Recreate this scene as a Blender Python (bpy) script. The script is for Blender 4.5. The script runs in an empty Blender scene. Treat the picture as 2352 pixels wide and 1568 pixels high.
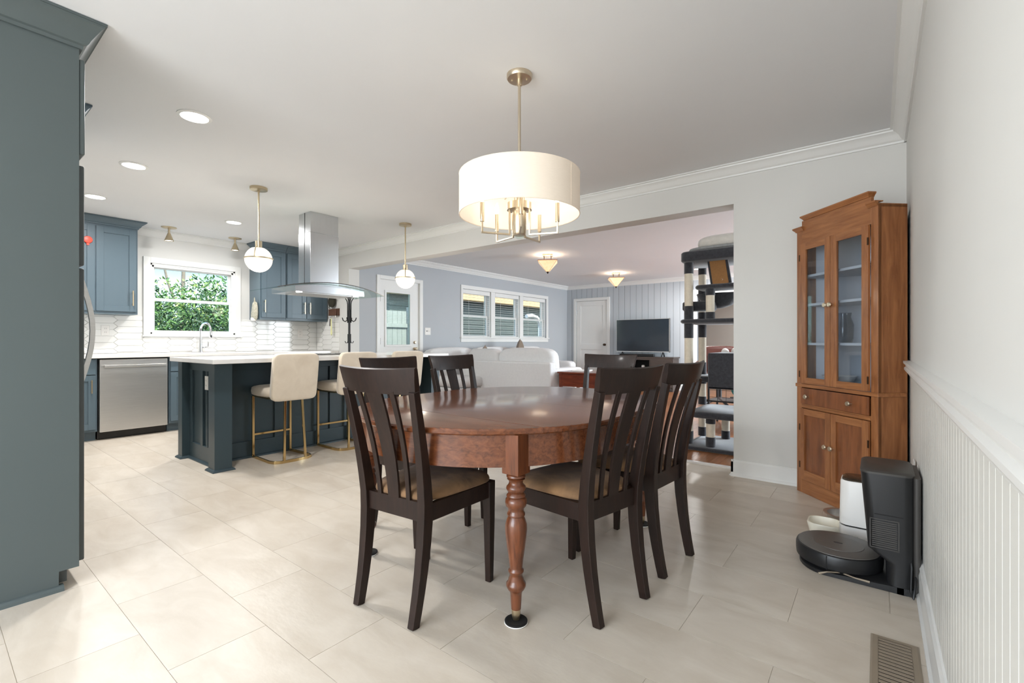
import bpy, math, random
from mathutils import Vector, Matrix
random.seed(7)
S = bpy.context.scene
COL = S.collection
PI = math.pi

# ------------------------------------------------------------------ camera
YAW = math.radians(38.0355)
cam = bpy.data.objects.new('camera', bpy.data.cameras.new('camera'))
COL.objects.link(cam)
cam.location = (0, 0, 1.055)
cam.rotation_euler = (PI / 2, 0, YAW)
cam.data.sensor_width = 36
cam.data.lens = 36 * 1072.5 / 2352
cam.data.clip_start = 0.02
cam.data.clip_end = 200
S.camera = cam

# ------------------------------------------------------------------ exposure
S.view_settings.view_transform = 'Standard'
S.view_settings.look = 'None'
S.view_settings.gamma = 1
S.view_settings.use_curve_mapping = False
S.view_settings.exposure = 0.74

# ------------------------------------------------------------------ world, sun
W = bpy.data.worlds.new('world'); S.world = W
W.use_nodes = True
nt = W.node_tree
bg = nt.nodes['Background']
sky = nt.nodes.new('ShaderNodeTexSky')
sky.sky_type = 'NISHITA'; sky.sun_disc = False
sky.sun_elevation = math.radians(52); sky.sun_rotation = math.radians(90)
sky.air_density = 1.0; sky.dust_density = 2.5
nt.links.new(sky.outputs[0], bg.inputs[0])
bg.inputs[1].default_value = 0.5

def lamp(name, kind, loc, energy, color=(1, 1, 1), rot=(0, 0, 0), **kw):
    d = bpy.data.lights.new(name, kind)
    d.energy = energy; d.color = color
    for k, v in kw.items(): setattr(d, k, v)
    o = bpy.data.objects.new(name, d); COL.objects.link(o)
    o.location = loc; o.rotation_euler = rot
    return o

lamp('sun', 'SUN', (5, 2, 12), 4.0, (1, .95, .86), (0, math.radians(38), 0), angle=.02)
# daylight entering through the big glazed opening behind the photographer, and an added fill lamp out of view in the living room
DAY = (.92, .965, 1.0)
lamp('rear_window_daylight', 'AREA', (-1.35, -2.55, 1.35), 80, DAY, (PI / 2, 0, 0), shape='RECTANGLE', size=2.5, size_y=2.0)
lamp('living_fill_light', 'AREA', (1.9, 8.5, 1.3), 195, (.78, .90, 1.0), (PI / 2, 0, PI / 2), shape='RECTANGLE', size=2.8, size_y=1.95)

# ------------------------------------------------------------------ materials
def lin(c):
    return tuple(((x / 255) / 12.92 if x / 255 <= .04045 else ((x / 255 + .055) / 1.055) ** 2.4) for x in c)

def mat(name, rgb, rough=.5, metal=0, var=0, vscale=6, stretch=None, bump=0, bscale=60, coat=0, spec=.5, trans=0,
        emit=None, estr=0, rgb2=None, alpha=1, ior=1.45, sheen=0, objrand=0, sss=0):
    m = bpy.data.materials.new(name); m.use_nodes = True
    t = m.node_tree; b = t.nodes['Principled BSDF']
    c = lin(rgb)
    b.inputs['Base Color'].default_value = (*c, 1)
    b.inputs['Roughness'].default_value = rough
    b.inputs['Metallic'].default_value = metal
    b.inputs['Specular IOR Level'].default_value = spec
    b.inputs['IOR'].default_value = ior
    if coat:
        b.inputs['Coat Weight'].default_value = coat; b.inputs['Coat Roughness'].default_value = .12
    if trans: b.inputs['Transmission Weight'].default_value = trans
    if sheen: b.inputs['Sheen Weight'].default_value = sheen
    if emit:
        b.inputs['Emission Color'].default_value = (*lin(emit), 1); b.inputs['Emission Strength'].default_value = estr
    if alpha < 1: b.inputs['Alpha'].default_value = alpha
    need = var or bump or rgb2
    if need:
        tc = t.nodes.new('ShaderNodeTexCoord'); mp = t.nodes.new('ShaderNodeMapping')
        src = tc.outputs['Object']
        if objrand:
            oi = t.nodes.new('ShaderNodeObjectInfo'); mu = t.nodes.new('ShaderNodeVectorMath'); mu.operation = 'MULTIPLY_ADD'
            mu.inputs[0].default_value = (1, 1, 1)
            cmb = t.nodes.new('ShaderNodeCombineXYZ')
            for i in range(3): t.links.new(oi.outputs['Random'], cmb.inputs[i])
            sc = t.nodes.new('ShaderNodeVectorMath'); sc.operation = 'SCALE'; sc.inputs['Scale'].default_value = 37.0
            t.links.new(cmb.outputs[0], sc.inputs[0])
            ad = t.nodes.new('ShaderNodeVectorMath'); ad.operation = 'ADD'
            t.links.new(src, ad.inputs[0]); t.links.new(sc.outputs[0], ad.inputs[1]); src = ad.outputs[0]
            t.nodes.remove(mu)
        t.links.new(src, mp.inputs[0])
        if stretch: mp.inputs['Scale'].default_value = stretch
    if var or rgb2:
        n = t.nodes.new('ShaderNodeTexNoise'); n.inputs['Scale'].default_value = vscale
        n.inputs['Detail'].default_value = 6; n.inputs['Roughness'].default_value = .6; n.inputs['Distortion'].default_value = .6 if rgb2 else .2
        t.links.new(mp.outputs[0], n.inputs['Vector'])
        r = t.nodes.new('ShaderNodeValToRGB')
        c2 = lin(rgb2) if rgb2 else tuple(x * (1 - var) for x in c)
        r.color_ramp.elements[0].position = .32; r.color_ramp.elements[1].position = .68
        r.color_ramp.elements[0].color = (*c2, 1); r.color_ramp.elements[1].color = (*c, 1)
        t.links.new(n.outputs['Fac'], r.inputs[0])
        out = r.outputs[0]
        if objrand:
            hs = t.nodes.new('ShaderNodeHueSaturation'); mr = t.nodes.new('ShaderNodeMapRange')
            mr.inputs[3].default_value = 1 - objrand; mr.inputs[4].default_value = 1 + objrand
            t.links.new(oi.outputs['Random'], mr.inputs[0]); t.links.new(mr.outputs[0], hs.inputs['Value'])
            t.links.new(out, hs.inputs['Color']); out = hs.outputs[0]
        t.links.new(out, b.inputs['Base Color'])
    if bump:
        n2 = t.nodes.new('ShaderNodeTexNoise'); n2.inputs['Scale'].default_value = bscale; n2.inputs['Detail'].default_value = 4
        t.links.new(mp.outputs[0], n2.inputs['Vector'])
        bp = t.nodes.new('ShaderNodeBump'); bp.inputs['Strength'].default_value = bump; bp.inputs['Distance'].default_value = .004
        t.links.new(n2.outputs['Fac'], bp.inputs['Height']); t.links.new(bp.outputs[0], b.inputs['Normal'])
    return m

def pane(name, tint, ior):
    m = bpy.data.materials.new(name); m.use_nodes = True
    t = m.node_tree; t.nodes.clear()
    o = t.nodes.new('ShaderNodeOutputMaterial'); mx = t.nodes.new('ShaderNodeMixShader')
    tr = t.nodes.new('ShaderNodeBsdfTransparent'); gl = t.nodes.new('ShaderNodeBsdfGlossy'); fr = t.nodes.new('ShaderNodeFresnel')
    tr.inputs[0].default_value = (*lin(tint), 1); gl.inputs['Roughness'].default_value = .02; fr.inputs[0].default_value = ior
    ge = t.nodes.new('ShaderNodeNewGeometry'); sb = t.nodes.new('ShaderNodeMath'); sb.operation = 'SUBTRACT'; sb.inputs[0].default_value = 1
    ml = t.nodes.new('ShaderNodeMath'); ml.operation = 'MULTIPLY'
    t.links.new(ge.outputs['Backfacing'], sb.inputs[1]); t.links.new(sb.outputs[0], ml.inputs[0]); t.links.new(fr.outputs[0], ml.inputs[1])
    t.links.new(ml.outputs[0], mx.inputs[0]); t.links.new(tr.outputs[0], mx.inputs[1]); t.links.new(gl.outputs[0], mx.inputs[2]); t.links.new(mx.outputs[0], o.inputs[0])
    return m

Mt = {}
Mt['wall'] = mat('white_wall_paint', (220, 219, 215), .6, var=.02, vscale=2, bump=.02, bscale=220)
Mt['ceil'] = mat('ceiling_paint', (230, 231, 232), .75, var=.02, vscale=1.5)
Mt['trim'] = mat('white_trim_paint', (232, 232, 229), .32, var=.02, vscale=3)
Mt['bead'] = mat('beadboard_paint', (222, 221, 215), .45, var=.03, vscale=4, stretch=(1, 1, .1))
Mt['greywall'] = mat('blue_grey_wall_paint', (180, 184, 188), .6, var=.02, vscale=2)
Mt['panelwall'] = mat('grey_panel_paint', (186, 192, 197), .5, var=.03, vscale=3, stretch=(1, 1, .1))
Mt['groove'] = mat('panel_groove', (120, 124, 128), .7, var=.05)
Mt['tile'] = mat('floor_tile', (212, 202, 188), .34, rgb2=(197, 185, 169), vscale=3.2, stretch=(1, 2.2, 1), bump=.12, bscale=25, objrand=.025)
Mt['grout'] = mat('floor_grout', (194, 183, 168), .7, var=.05)
Mt['oak'] = mat('oak_plank', (160, 106, 68), .3, rgb2=(126, 80, 50), vscale=9, stretch=(6, .5, 1), coat=.3, objrand=.16)
Mt['oakbase'] = mat('oak_subfloor', (110, 66, 38), .5, var=.2)
Mt['teal'] = mat('teal_cabinet_paint', (52, 67, 73), .38, var=.03, vscale=3)
Mt['tealdark'] = mat('teal_shadow_gap', (30, 40, 46), .7, var=.05)
Mt['tealblue'] = mat('blue_teal_cabinet_paint', (88, 105, 115), .36, var=.03, vscale=3)
Mt['panel'] = mat('grey_teal_end_panel', (84, 93, 93), .42, var=.02, vscale=2)
Mt['quartz'] = mat('white_quartz', (236, 233, 229), .16, rgb2=(224, 220, 216), vscale=2.5, coat=.2)
Mt['steel'] = mat('brushed_steel', (215, 214, 212), .38, 1, var=.08, vscale=5, stretch=(1, 1, 40))
Mt['hoodsteel'] = mat('hood_steel', (206, 208, 210), .22, 1, var=.06, vscale=5, stretch=(40, 40, 1))
Mt['chrome'] = mat('chrome', (225, 226, 228), .08, 1, var=.02)
Mt['brass'] = mat('brushed_brass', (206, 190, 160), .3, 1, var=.06, vscale=12)
Mt['gold'] = mat('polished_gold', (205, 178, 128), .12, 1, var=.04)
Mt['nickel'] = mat('satin_champagne_metal', (214, 200, 178), .3, 1, var=.05, vscale=12)
Mt['bronze'] = mat('dark_bronze', (74, 58, 44), .4, .8, var=.1)
Mt['black'] = mat('black_plastic', (32, 32, 33), .38, var=.1, vscale=9)
Mt['blackgloss'] = mat('black_gloss', (18, 19, 21), .08, var=.05)
Mt['blackmatte'] = mat('black_matte', (24, 23, 22), .75, var=.15)
Mt['greyplastic'] = mat('dark_grey_plastic', (66, 63, 60), .45, var=.08)
Mt['robotgrey'] = mat('warm_grey_plastic', (96, 91, 86), .4, var=.06)
Mt['fridgeside'] = mat('refrigerator_grey_enamel', (80, 86, 87), .45, var=.03)
Mt['whiteplastic'] = mat('white_plastic', (236, 233, 228), .35, var=.02)
Mt['cream'] = mat('cream_plastic', (238, 232, 214), .35, var=.02)
Mt['smoke'] = mat('smoked_lid', (70, 58, 46), .08, var=.05, trans=.3)
Mt['walnut'] = mat('red_walnut', (124, 72, 43), .24, rgb2=(84, 45, 25), vscale=5, stretch=(1.4, 14, 14), coat=.4)
Mt['walnuty'] = mat('red_walnut_upright', (120, 68, 40), .28, rgb2=(82, 43, 24), vscale=5, stretch=(12, 12, 1.2), coat=.35)
Mt['cherry'] = mat('cabinet_cherry', (168, 110, 66), .3, rgb2=(128, 78, 43), vscale=4, stretch=(9, 9, 1.0), coat=.25)
Mt['cherryh'] = mat('cabinet_cherry_level_grain', (170, 112, 67), .3, rgb2=(132, 82, 46), vscale=4, stretch=(1.0, 9, 9), coat=.25)
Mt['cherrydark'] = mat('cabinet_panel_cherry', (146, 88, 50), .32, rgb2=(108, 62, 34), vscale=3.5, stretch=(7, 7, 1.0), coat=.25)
Mt['cabin'] = mat('cabinet_grey_inside', (222, 224, 228), .6, var=.08)
Mt['espresso'] = mat('espresso_wood', (44, 29, 23), .4, rgb2=(30, 20, 16), vscale=7, stretch=(8, 8, 1), coat=.08, spec=.32)
Mt['suede'] = mat('brown_suede', (150, 114, 78), .9, rgb2=(90, 68, 49), vscale=5, bump=.15, bscale=300, sheen=.08)
Mt['velvet'] = mat('cream_velvet', (226, 212, 192), .85, rgb2=(214, 199, 178), vscale=7, sheen=.5, bump=.08, bscale=250)
Mt['sofa'] = mat('white_sofa_fabric', (226, 226, 226), .92, var=.05, vscale=30, bump=.25, bscale=260)
Mt['pillow'] = mat('taupe_pillow', (136, 122, 108), .9, var=.2, vscale=40, bump=.2, bscale=200)
Mt['linen'] = mat('linen_shade', (240, 228, 212), .9, var=.05, vscale=40, stretch=(1, 1, 12), emit=(255, 226, 200), estr=.07)
Mt['linenin'] = mat('shade_lining', (250, 246, 236), .8, var=.01, emit=(255, 242, 222), estr=.03)
Mt['bulb'] = mat('lit_bulb', (255, 245, 230), .3, emit=(255, 236, 208), estr=9, var=.01)
Mt['globe'] = mat('opal_globe', (255, 250, 240), .2, emit=(255, 244, 224), estr=.4, var=.01)
Mt['led'] = mat('led_lens', (255, 255, 255), .4, emit=(255, 252, 246), estr=6, var=.01)
Mt['tiff'] = mat('amber_glass', (255, 236, 205), .3, emit=(255, 220, 168), estr=.4, rgb2=(236, 190, 140), vscale=8)
Mt['tiffrim'] = mat('brown_glass_border', (150, 92, 58), .3, var=.2, emit=(190, 110, 60), estr=.15)
Mt['glass'] = pane('clear_glass', (246, 252, 250), 1.25)
Mt['hutchglass'] = pane('old_glass', (236, 240, 244), 1.8)
Mt['hoodglass'] = pane('hood_glass', (228, 238, 234), 1.4)
Mt['tv'] = mat('tv_screen', (36, 44, 52), .12, var=.05, coat=.4)
Mt['carpet'] = mat('dark_grey_plush', (54, 54, 59), .95, rgb2=(36, 36, 40), vscale=40, bump=.5, bscale=180, sheen=.6)
Mt['sisal'] = mat('sisal_rope', (226, 214, 194), .9, var=.1, vscale=30, bump=.5, bscale=120)
Mt['cardboard'] = mat('scratch_cardboard', (146, 104, 62), .9, var=.15, vscale=50)
Mt['fur'] = mat('cream_plush', (214, 208, 198), .95, var=.1, vscale=25, bump=.6, bscale=120, sheen=.5)
Mt['leather'] = mat('brown_leather', (92, 48, 39), .4, var=.2, vscale=8, bump=.1)
Mt['standwood'] = mat('dark_stand_wood', (74, 64, 58), .45, var=.2, vscale=5, stretch=(1, 10, 10))
Mt['endwood'] = mat('cherry_end_table', (128, 62, 40), .28, rgb2=(96, 44, 28), vscale=4, stretch=(1, 8, 8), coat=.3)
Mt['teal_ball'] = mat('teal_rubber', (44, 168, 168), .35, var=.08)
Mt['red'] = mat('red_plastic', (226, 84, 66), .4, var=.05)
Mt['ventmetal'] = mat('taupe_vent_metal', (158, 144, 126), .45, .2, var=.05)
Mt['register_dark'] = mat('register_shade', (16, 14, 12), .9, var=.1)
Mt['backtile'] = mat('picket_tile', (236, 235, 231), .12, var=.02, vscale=4, coat=.3, objrand=.012)
Mt['backgrout'] = mat('backsplash_grout', (214, 213, 208), .8, var=.02)
Mt['leaf'] = mat('leaf_green', (112, 150, 84), .5, rgb2=(58, 92, 56), vscale=3)
Mt['leaf2'] = mat('leaf_dark_green', (66, 96, 62), .5, rgb2=(40, 62, 46), vscale=3)
Mt['leaf3'] = mat('leaf_light', (168, 190, 110), .5, rgb2=(120, 150, 84), vscale=3)
Mt['branch'] = mat('grey_bark', (122, 112, 100), .8, var=.3, vscale=12)
Mt['fence'] = mat('weathered_fence', (150, 150, 148), .8, var=.2, vscale=6, stretch=(6, 6, .6), objrand=.06)
Mt['concrete'] = mat('patio_concrete', (178, 174, 166), .85, var=.12, vscale=4)
Mt['shed'] = mat('shaded_shed_siding', (66, 74, 72), .7, var=.1, vscale=3)  # deep grey-green carries the shade on the shed wall
Mt['shedroof'] = mat('tan_shed_eave', (176, 150, 112), .8, var=.15, vscale=5)
Mt['palewall'] = mat('pale_blue_wall', (176, 196, 202), .7, var=.05)
Mt['mitt'] = mat('speckled_mitt_cloth', (206, 200, 184), .95, rgb2=(150, 148, 128), vscale=60, bump=.4, bscale=150)
Mt['lanyard'] = mat('pale_yellow_cord', (226, 224, 170), .8, var=.05)
Mt['capcloth'] = mat('black_cap_cloth', (58, 56, 46), .85, var=.15, vscale=20)
Mt['boxbrown'] = mat('brown_wood_box', (98, 68, 52), .6, var=.2, vscale=8)
Mt['paper'] = mat('white_paper', (240, 240, 238), .7, var=.02)
Mt['ballnavy'] = mat('navy_ball', (48, 48, 70), .5, var=.05)
Mt['ballpink'] = mat('salmon_star', (226, 160, 150), .5, var=.05)
Mt['bluegrey'] = mat('pale_book_covers', (168, 178, 182), .6, var=.15, vscale=20)
Mt['plaster2'] = mat('next_room_wall', (224, 222, 216), .7, var=.02)

# ------------------------------------------------------------------ mesh helpers
class MB:
    def __init__(s): s.v = []; s.f = []
    def add(s, v, f):
        n = len(s.v); s.v += [tuple(p) for p in v]; s.f += [tuple(i + n for i in q) for q in f]; return s
    def box(s, x0, x1, y0, y1, z0, z1):
        x0, x1 = min(x0, x1), max(x0, x1); y0, y1 = min(y0, y1), max(y0, y1); z0, z1 = min(z0, z1), max(z0, z1)
        return s.add([(x0, y0, z0), (x1, y0, z0), (x1, y1, z0), (x0, y1, z0), (x0, y0, z1), (x1, y0, z1), (x1, y1, z1), (x0, y1, z1)],
                     [(0, 3, 2, 1), (4, 5, 6, 7), (0, 1, 5, 4), (1, 2, 6, 5), (2, 3, 7, 6), (3, 0, 4, 7)])
    def loft(s, rings, cap=True, closed=True, loop=False):
        n = len(rings[0]); v = [p for r in rings for p in r]; f = []
        R = len(rings)
        for i in range(R if loop else R - 1):
            a = i * n; b = ((i + 1) % R) * n
            for j in range(n if closed else n - 1):
                k = (j + 1) % n; f.append((a + j, a + k, b + k, b + j))
        if cap and not loop:
            f.append(tuple(range(n - 1, -1, -1))); f.append(tuple((R - 1) * n + j for j in range(n)))
        return s.add(v, f)
    def lathe(s, prof, c=(0, 0, 0), n=24, cap=True):
        rings = []
        for r, z in prof:
            rings.append([(c[0] + r * math.cos(2 * PI * i / n), c[1] + r * math.sin(2 * PI * i / n), c[2] + z) for i in range(n)])
        return s.loft(rings, cap)
    def tube(s, pts, r, n=8, loop=False, cap=True):
        pts = [Vector(p) for p in pts]; rings = []; N = len(pts)
        up = None
        for i, p in enumerate(pts):
            if loop: t = pts[(i + 1) % N] - pts[i - 1]
            else: t = pts[min(i + 1, N - 1)] - pts[max(i - 1, 0)]
            t.normalize()
            if up is None:
                up = Vector((0, 0, 1)) if abs(t.z) < .9 else Vector((1, 0, 0))
            a = t.cross(up); a.normalize(); up = a.cross(t); up.normalize()
            rr = r[i] if isinstance(r, (list, tuple)) else r
            rings.append([tuple(p + rr * (math.cos(2 * PI * j / n) * a + math.sin(2 * PI * j / n) * up)) for j in range(n)])
        return s.loft(rings, cap, True, loop)
    def bar(s, pts, w, d, side=(1, 0, 0), loop=False):
        """rectangular section swept along pts; w along `side`, d across"""
        pts = [Vector(p) for p in pts]; rings = []; N = len(pts); sd = Vector(side)
        for i, p in enumerate(pts):
            t = (pts[(i + 1) % N] - pts[i - 1]) if loop else (pts[min(i + 1, N - 1)] - pts[max(i - 1, 0)])
            t.normalize()
            a = sd - t * sd.dot(t)
            a.normalize(); b = t.cross(a)
            ww = w[i] if isinstance(w, (list, tuple)) else w; dd = d[i] if isinstance(d, (list, tuple)) else d
            rings.append([tuple(p + a * ww / 2 * sx + b * dd / 2 * sy) for sx, sy in ((-1, -1), (1, -1), (1, 1), (-1, 1))])
        return s.loft(rings, True, True, loop)
    def prism(s, poly, z0, z1):
        return s.loft([[(x, y, z0) for x, y in poly], [(x, y, z1) for x, y in poly]])
    def prof(s, pts, p0, p1, out):
        """extrude profile (out, z) from p0 to p1 (xy) ; out = unit xy vector"""
        a = [(p0[0] + o * out[0], p0[1] + o * out[1], z) for o, z in pts]
        b = [(p1[0] + o * out[0], p1[1] + o * out[1], z) for o, z in pts]
        return s.loft([a, b])
    def sq(s, c, size, e=.35, n=20, m=12, rot=None):
        """superellipsoid (soft cushion block)"""
        def pw(x, k): return math.copysign(abs(x) ** k, x)
        rings = []
        Rm = rot or Matrix.Identity(3)
        for i in range(m + 1):
            ph = -PI / 2 + PI * i / m
            ph = max(-PI / 2 + .02, min(PI / 2 - .02, ph))
            ring = []
            for j in range(n):
                th = 2 * PI * j / n
                p = Vector((size[0] / 2 * pw(math.cos(ph), e) * pw(math.cos(th), e), size[1] / 2 * pw(math.cos(ph), e) * pw(math.sin(th), e),
                            size[2] / 2 * pw(math.sin(ph), e)))
                p = Rm @ p
                ring.append((c[0] + p.x, c[1] + p.y, c[2] + p.z))
            rings.append(ring)
        return s.loft(rings)
    def xf(s, M):
        s.v = [tuple(M @ Vector(p)) for p in s.v]; return s

def fixnormals(me):
    import bmesh
    b = bmesh.new(); b.from_mesh(me); bmesh.ops.recalc_face_normals(b, faces=b.faces); b.to_mesh(me); b.free()

def mesh(mb, m, smooth=None):
    me = bpy.data.meshes.new('mesh'); me.from_pydata(mb.v, [], mb.f)
    fixnormals(me)
    me.materials.append(Mt[m])
    if smooth is not None:
        me.polygons.foreach_set('use_smooth', [True] * len(me.polygons)); me.set_sharp_from_angle(angle=math.radians(smooth))
    return me

def obj(name, mb, m, parent=None, smooth=None, bev=0, seg=2, loc=None, rz=0):
    me = mb if isinstance(mb, bpy.types.Mesh) else mesh(mb, m, smooth)
    if me.name == 'mesh' or me.name.startswith('mesh.'): me.name = name
    o = bpy.data.objects.new(name, me); COL.objects.link(o)
    if parent: o.parent = parent
    if loc: o.location = loc
    if rz: o.rotation_euler.z = rz
    if bev:
        b = o.modifiers.new('bevel', 'BEVEL'); b.width = bev; b.segments = seg; b.limit_method = 'ANGLE'; b.angle_limit = .6
        if smooth is None:
            me.polygons.foreach_set('use_smooth', [True] * len(me.polygons)); b.harden_normals = True
    return o

def tag(o, label, cat, group=None, kind=None):
    if label: o['label'] = label
    if cat: o['category'] = cat
    if group: o['group'] = group
    if kind: o['kind'] = kind
    return o

def thing(name, label, cat, loc=(0, 0, 0), rz=0, group=None):
    o = bpy.data.objects.new(name, None); COL.objects.link(o)
    o.empty_display_size = .05
    o.location = loc; o.rotation_euler = (0, 0, rz)
    return tag(o, label, cat, group)

def struct(name, mb, m, label, smooth=None, bev=0):
    o = obj(name, mb, m, None, smooth, bev); o['kind'] = 'structure'; o['label'] = label; o['category'] = name.split('_')[0]
    return o

def dup(root, label, loc, rz):
    r = root.copy(); COL.objects.link(r); r.location = loc; r.rotation_euler = (0, 0, rz); r['label'] = label
    for ch in list(root.children):
        c = ch.copy(); COL.objects.link(c); c.parent = r
        for g in list(ch.children):
            d = g.copy(); COL.objects.link(d); d.parent = c
    return r

# ================================================================== the shell
CH, XR, YH, YHB, XL, XK, YT = 2.44, .15, 3.98, 4.16, -6.2, -7.1, 10.2
OPX0, OPX1, OPZ = XL, -.893, 2.14
YB = -2.6                 # wall behind the photographer
YF = -.28                 # kitchen back wall behind the refrigerator

# --- dining and kitchen floor: half-bond 12 x 24 inch tiles on a grout bed
floor = struct('floor', MB().box(XK - .15, XR + .1, YB - .1, 4.19, -.05, -.0016), 'grout', 'beige stone-look tile floor of the kitchen and dining area')
tl, tw, gap = .61, .305, .0018
tmb = MB().box(0, tl - gap, 0, tw - gap, -.01, 0)
tme = mesh(tmb, 'tile')
k0 = -3
nt_ = 0
for k in range(-2, 14):
    y = .195 + tw * k
    if y > 4.16: break
    off = .04 if k % 2 else .345
    x = -7.32 + off
    x = off - tl * 13
    while x < XR:
        x0, x1 = max(x, XK), min(x + tl - gap, XR)
        y1 = min(y + tw - gap, 4.17)
        if x1 - x0 > .01:
            full = (x0 == x and abs(x1 - x - tl + gap) < 1e-6 and abs(y1 - y - tw + gap) < 1e-6)
            me = tme if full else mesh(MB().box(0, x1 - x0, 0, y1 - y, -.01, 0), 'tile')
            obj('tile', me, 'tile', floor, loc=(x0, y, 0)); nt_ += 1
        x += tl
rear_tiles = MB()
for k in range(-9, -2):
    y = .195 + tw * k
    x = (.04 if k % 2 else .345) - tl * 13
    while x < XR:
        x0, x1 = max(x, -2.7), min(x + tl - gap, XR)
        if x1 - x0 > .01: rear_tiles.box(x0, x1, y, y + tw - gap, -.01, 0)
        x += tl
o = obj('tile_field', rear_tiles, 'tile', floor); o['kind'] = 'stuff'

# --- living room oak strip floor
lfloor = struct('floor_living', MB().box(XL - .1, 2.1, 4.19, 14.1, -.05, -.004), 'oakbase', 'honey oak strip floor of the living room')
pw = .0826
pme = [mesh(MB().box(0, pw - .0012, 0, L, -.008, -.001), 'oak') for L in (1.6, 2.3, 3.0)]
rest = MB()
for i in range(100):
    x = XL + pw * i
    if x > 2.0: break
    y = 4.19; j = (i * 7) % 3; c = 0
    if x > -3.2 and x < -.75:
        first = (1.1, .6, 1.9, .9)[i % 4]
        obj('plank', mesh(MB().box(0, pw - .0012, 0, first - .0012, -.008, -.001), 'oak'), 'oak', lfloor, loc=(x, y, 0)); y += first
        while y < 8.3:
            L = (1.6, 2.3, 3.0)[(i + c) % 3]
            obj('plank', pme[(i + c) % 3], 'oak', lfloor, loc=(x, y, 0)); y += L + .0012; c += 1
        rest.box(x, x + pw - .0012, y, 14.0, -.008, -.001)
    else:
        rest.box(x, x + pw - .0012, y, 14.0, -.008, -.001)
o = obj('plank_field', rest, 'oak', lfloor); o['kind'] = 'stuff'
struct('trim_threshold', MB().prof([(0, 0), (.05, 0), (.05, .012), (.04, .016), (.01, .016), (0, .012)], (OPX0, 4.15), (OPX1 + .02, 4.15), (0, 1)), 'quartz',
       'cream threshold strip between tile floor and oak floor')

# --- ceiling
struct('ceiling', MB().box(XK - .3, 2.2, YB - .3, 14.2, CH, CH + .25), 'ceil', 'smooth white ceiling')

# --- walls
wall_right = struct('wall_right', MB().box(XR, XR + .15, YB - .15, YHB, 0, CH), 'wall', 'white side wall right of the corner cabinet')
mb = MB().box(OPX1, XR, YH, YHB, 0, CH).box(OPX0, OPX1, YH, YHB, OPZ, CH).box(XK - .15, OPX0, YH, YHB, 0, CH)
wall_back = struct('wall_back', mb, 'wall', 'white wall with the wide cased opening to the living room')
WY0, WY1, WZ0, WZ1 = 1.795, 2.765, 1.15, 2.03
mb = MB().box(XK - .15, XK, YF, WY0, 0, CH).box(XK - .15, XK, WY1, YH, 0, CH).box(XK - .15, XK, WY0, WY1, 0, WZ0).box(XK - .15, XK, WY0, WY1, WZ1, CH)
wall_kitchen = struct('wall_kitchen', mb, 'wall', 'white kitchen wall around the sink window')
struct('wall_fridge', MB().box(XK - .15, -2.75, YF - .12, YF, 0, CH), 'wall', 'white wall behind the refrigerator')
struct('wall_side', MB().box(-2.87, -2.75, YB - .15, YF - .12, 0, CH), 'wall', 'white wall behind the tall end panel')
mb = MB().box(-2.75, -2.62, YB - .15, YB, 0, CH).box(-.08, XR, YB - .15, YB, 0, CH).box(-2.62, -.08, YB - .15, YB, 2.38, CH).box(-2.62, -.08, YB - .15, YB, 0, .3)
struct('wall_rear', mb, 'wall', 'white wall behind the photographer with a wide glazed opening')
# living room window wall: door opening and triple window opening
DY0, DY1, DZ = 4.528, 5.339, 2.05
LY0, LY1, LZ0, LZ1 = 6.397, 9.235, 1.135, 2.06
mb = MB().box(XL - .15, XL, YHB, DY0, 0, CH).box(XL - .15, XL, DY0, DY1, DZ, CH).box(XL - .15, XL, DY1, LY0, 0, CH)
mb.box(XL - .15, XL, LY0, LY1, 0, LZ0).box(XL - .15, XL, LY0, LY1, LZ1, CH).box(XL - .15, XL, LY1, YT + .12, 0, CH)
struct('wall_living', mb, 'greywall', 'blue-grey living room wall with glazed door and triple window')
# far (television) wall with doorway and wide cased opening on its right
TX0, TX1 = -3.0, -1.2
D2X0, D2X1 = -5.93, -5.08
mb = MB().box(XL, D2X0, YT, YT + .12, 0, CH).box(D2X0, D2X1, YT, YT + .12, 2.05, CH).box(D2X1, TX0, YT, YT + .12, 0, CH)
mb.box(TX0, TX1, YT, YT + .12, 2.06, CH).box(TX1, 2.0, YT, YT + .12, 0, CH)
wall_tv = struct('wall_television', mb, 'groove', 'grey vertical-board wall behind the television')
bw = .142
x = XL
while x < 1.95:
    segs = []
    x1 = min(x + bw - .006, 2.0)
    def cut(a, b, z0, z1):
        if b - a > .004: obj('board', MB().box(a, b, YT - .008, YT, z0, z1), 'panelwall', wall_tv)
    if x1 <= D2X0 or (x >= D2X1 and x1 <= TX0) or x >= TX1: cut(x, x1, 0, CH)
    else:
        for a, b, zt in ((D2X0, D2X1, 2.05), (TX0, TX1, 2.06)):
            if x1 > a and x < b:
                cut(max(x, a), min(x1, b), zt, CH)
                if x < a: cut(x, a, 0, CH)
                if x1 > b: cut(b, x1, 0, CH)
    x += bw
mb = MB().box(1.95, 2.1, YHB, 7.05, 0, CH).box(1.95, 2.1, 7.05, 9.9, 0, .3).box(1.95, 2.1, 7.05, 9.9, 2.3, CH).box(1.95, 2.1, 9.9, 14, 0, CH)
struct('wall_living_right', mb, 'greywall', 'blue-grey living room wall on the right')
struct('wall_next_room', MB().box(-6.2, 2.1, 13.9, 14.05, 0, CH), 'plaster2', 'pale wall of the room beyond the living room')
struct('wall_living_near', MB().box(XR, 1.95, YHB - .12, YHB, 0, CH), 'greywall', 'living room wall beside the opening')
struct('wall_next_left', MB().box(-5.0, -4.9, YT + .12, 13.9, 0, CH), 'plaster2', 'pale side wall of the room beyond')

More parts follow.
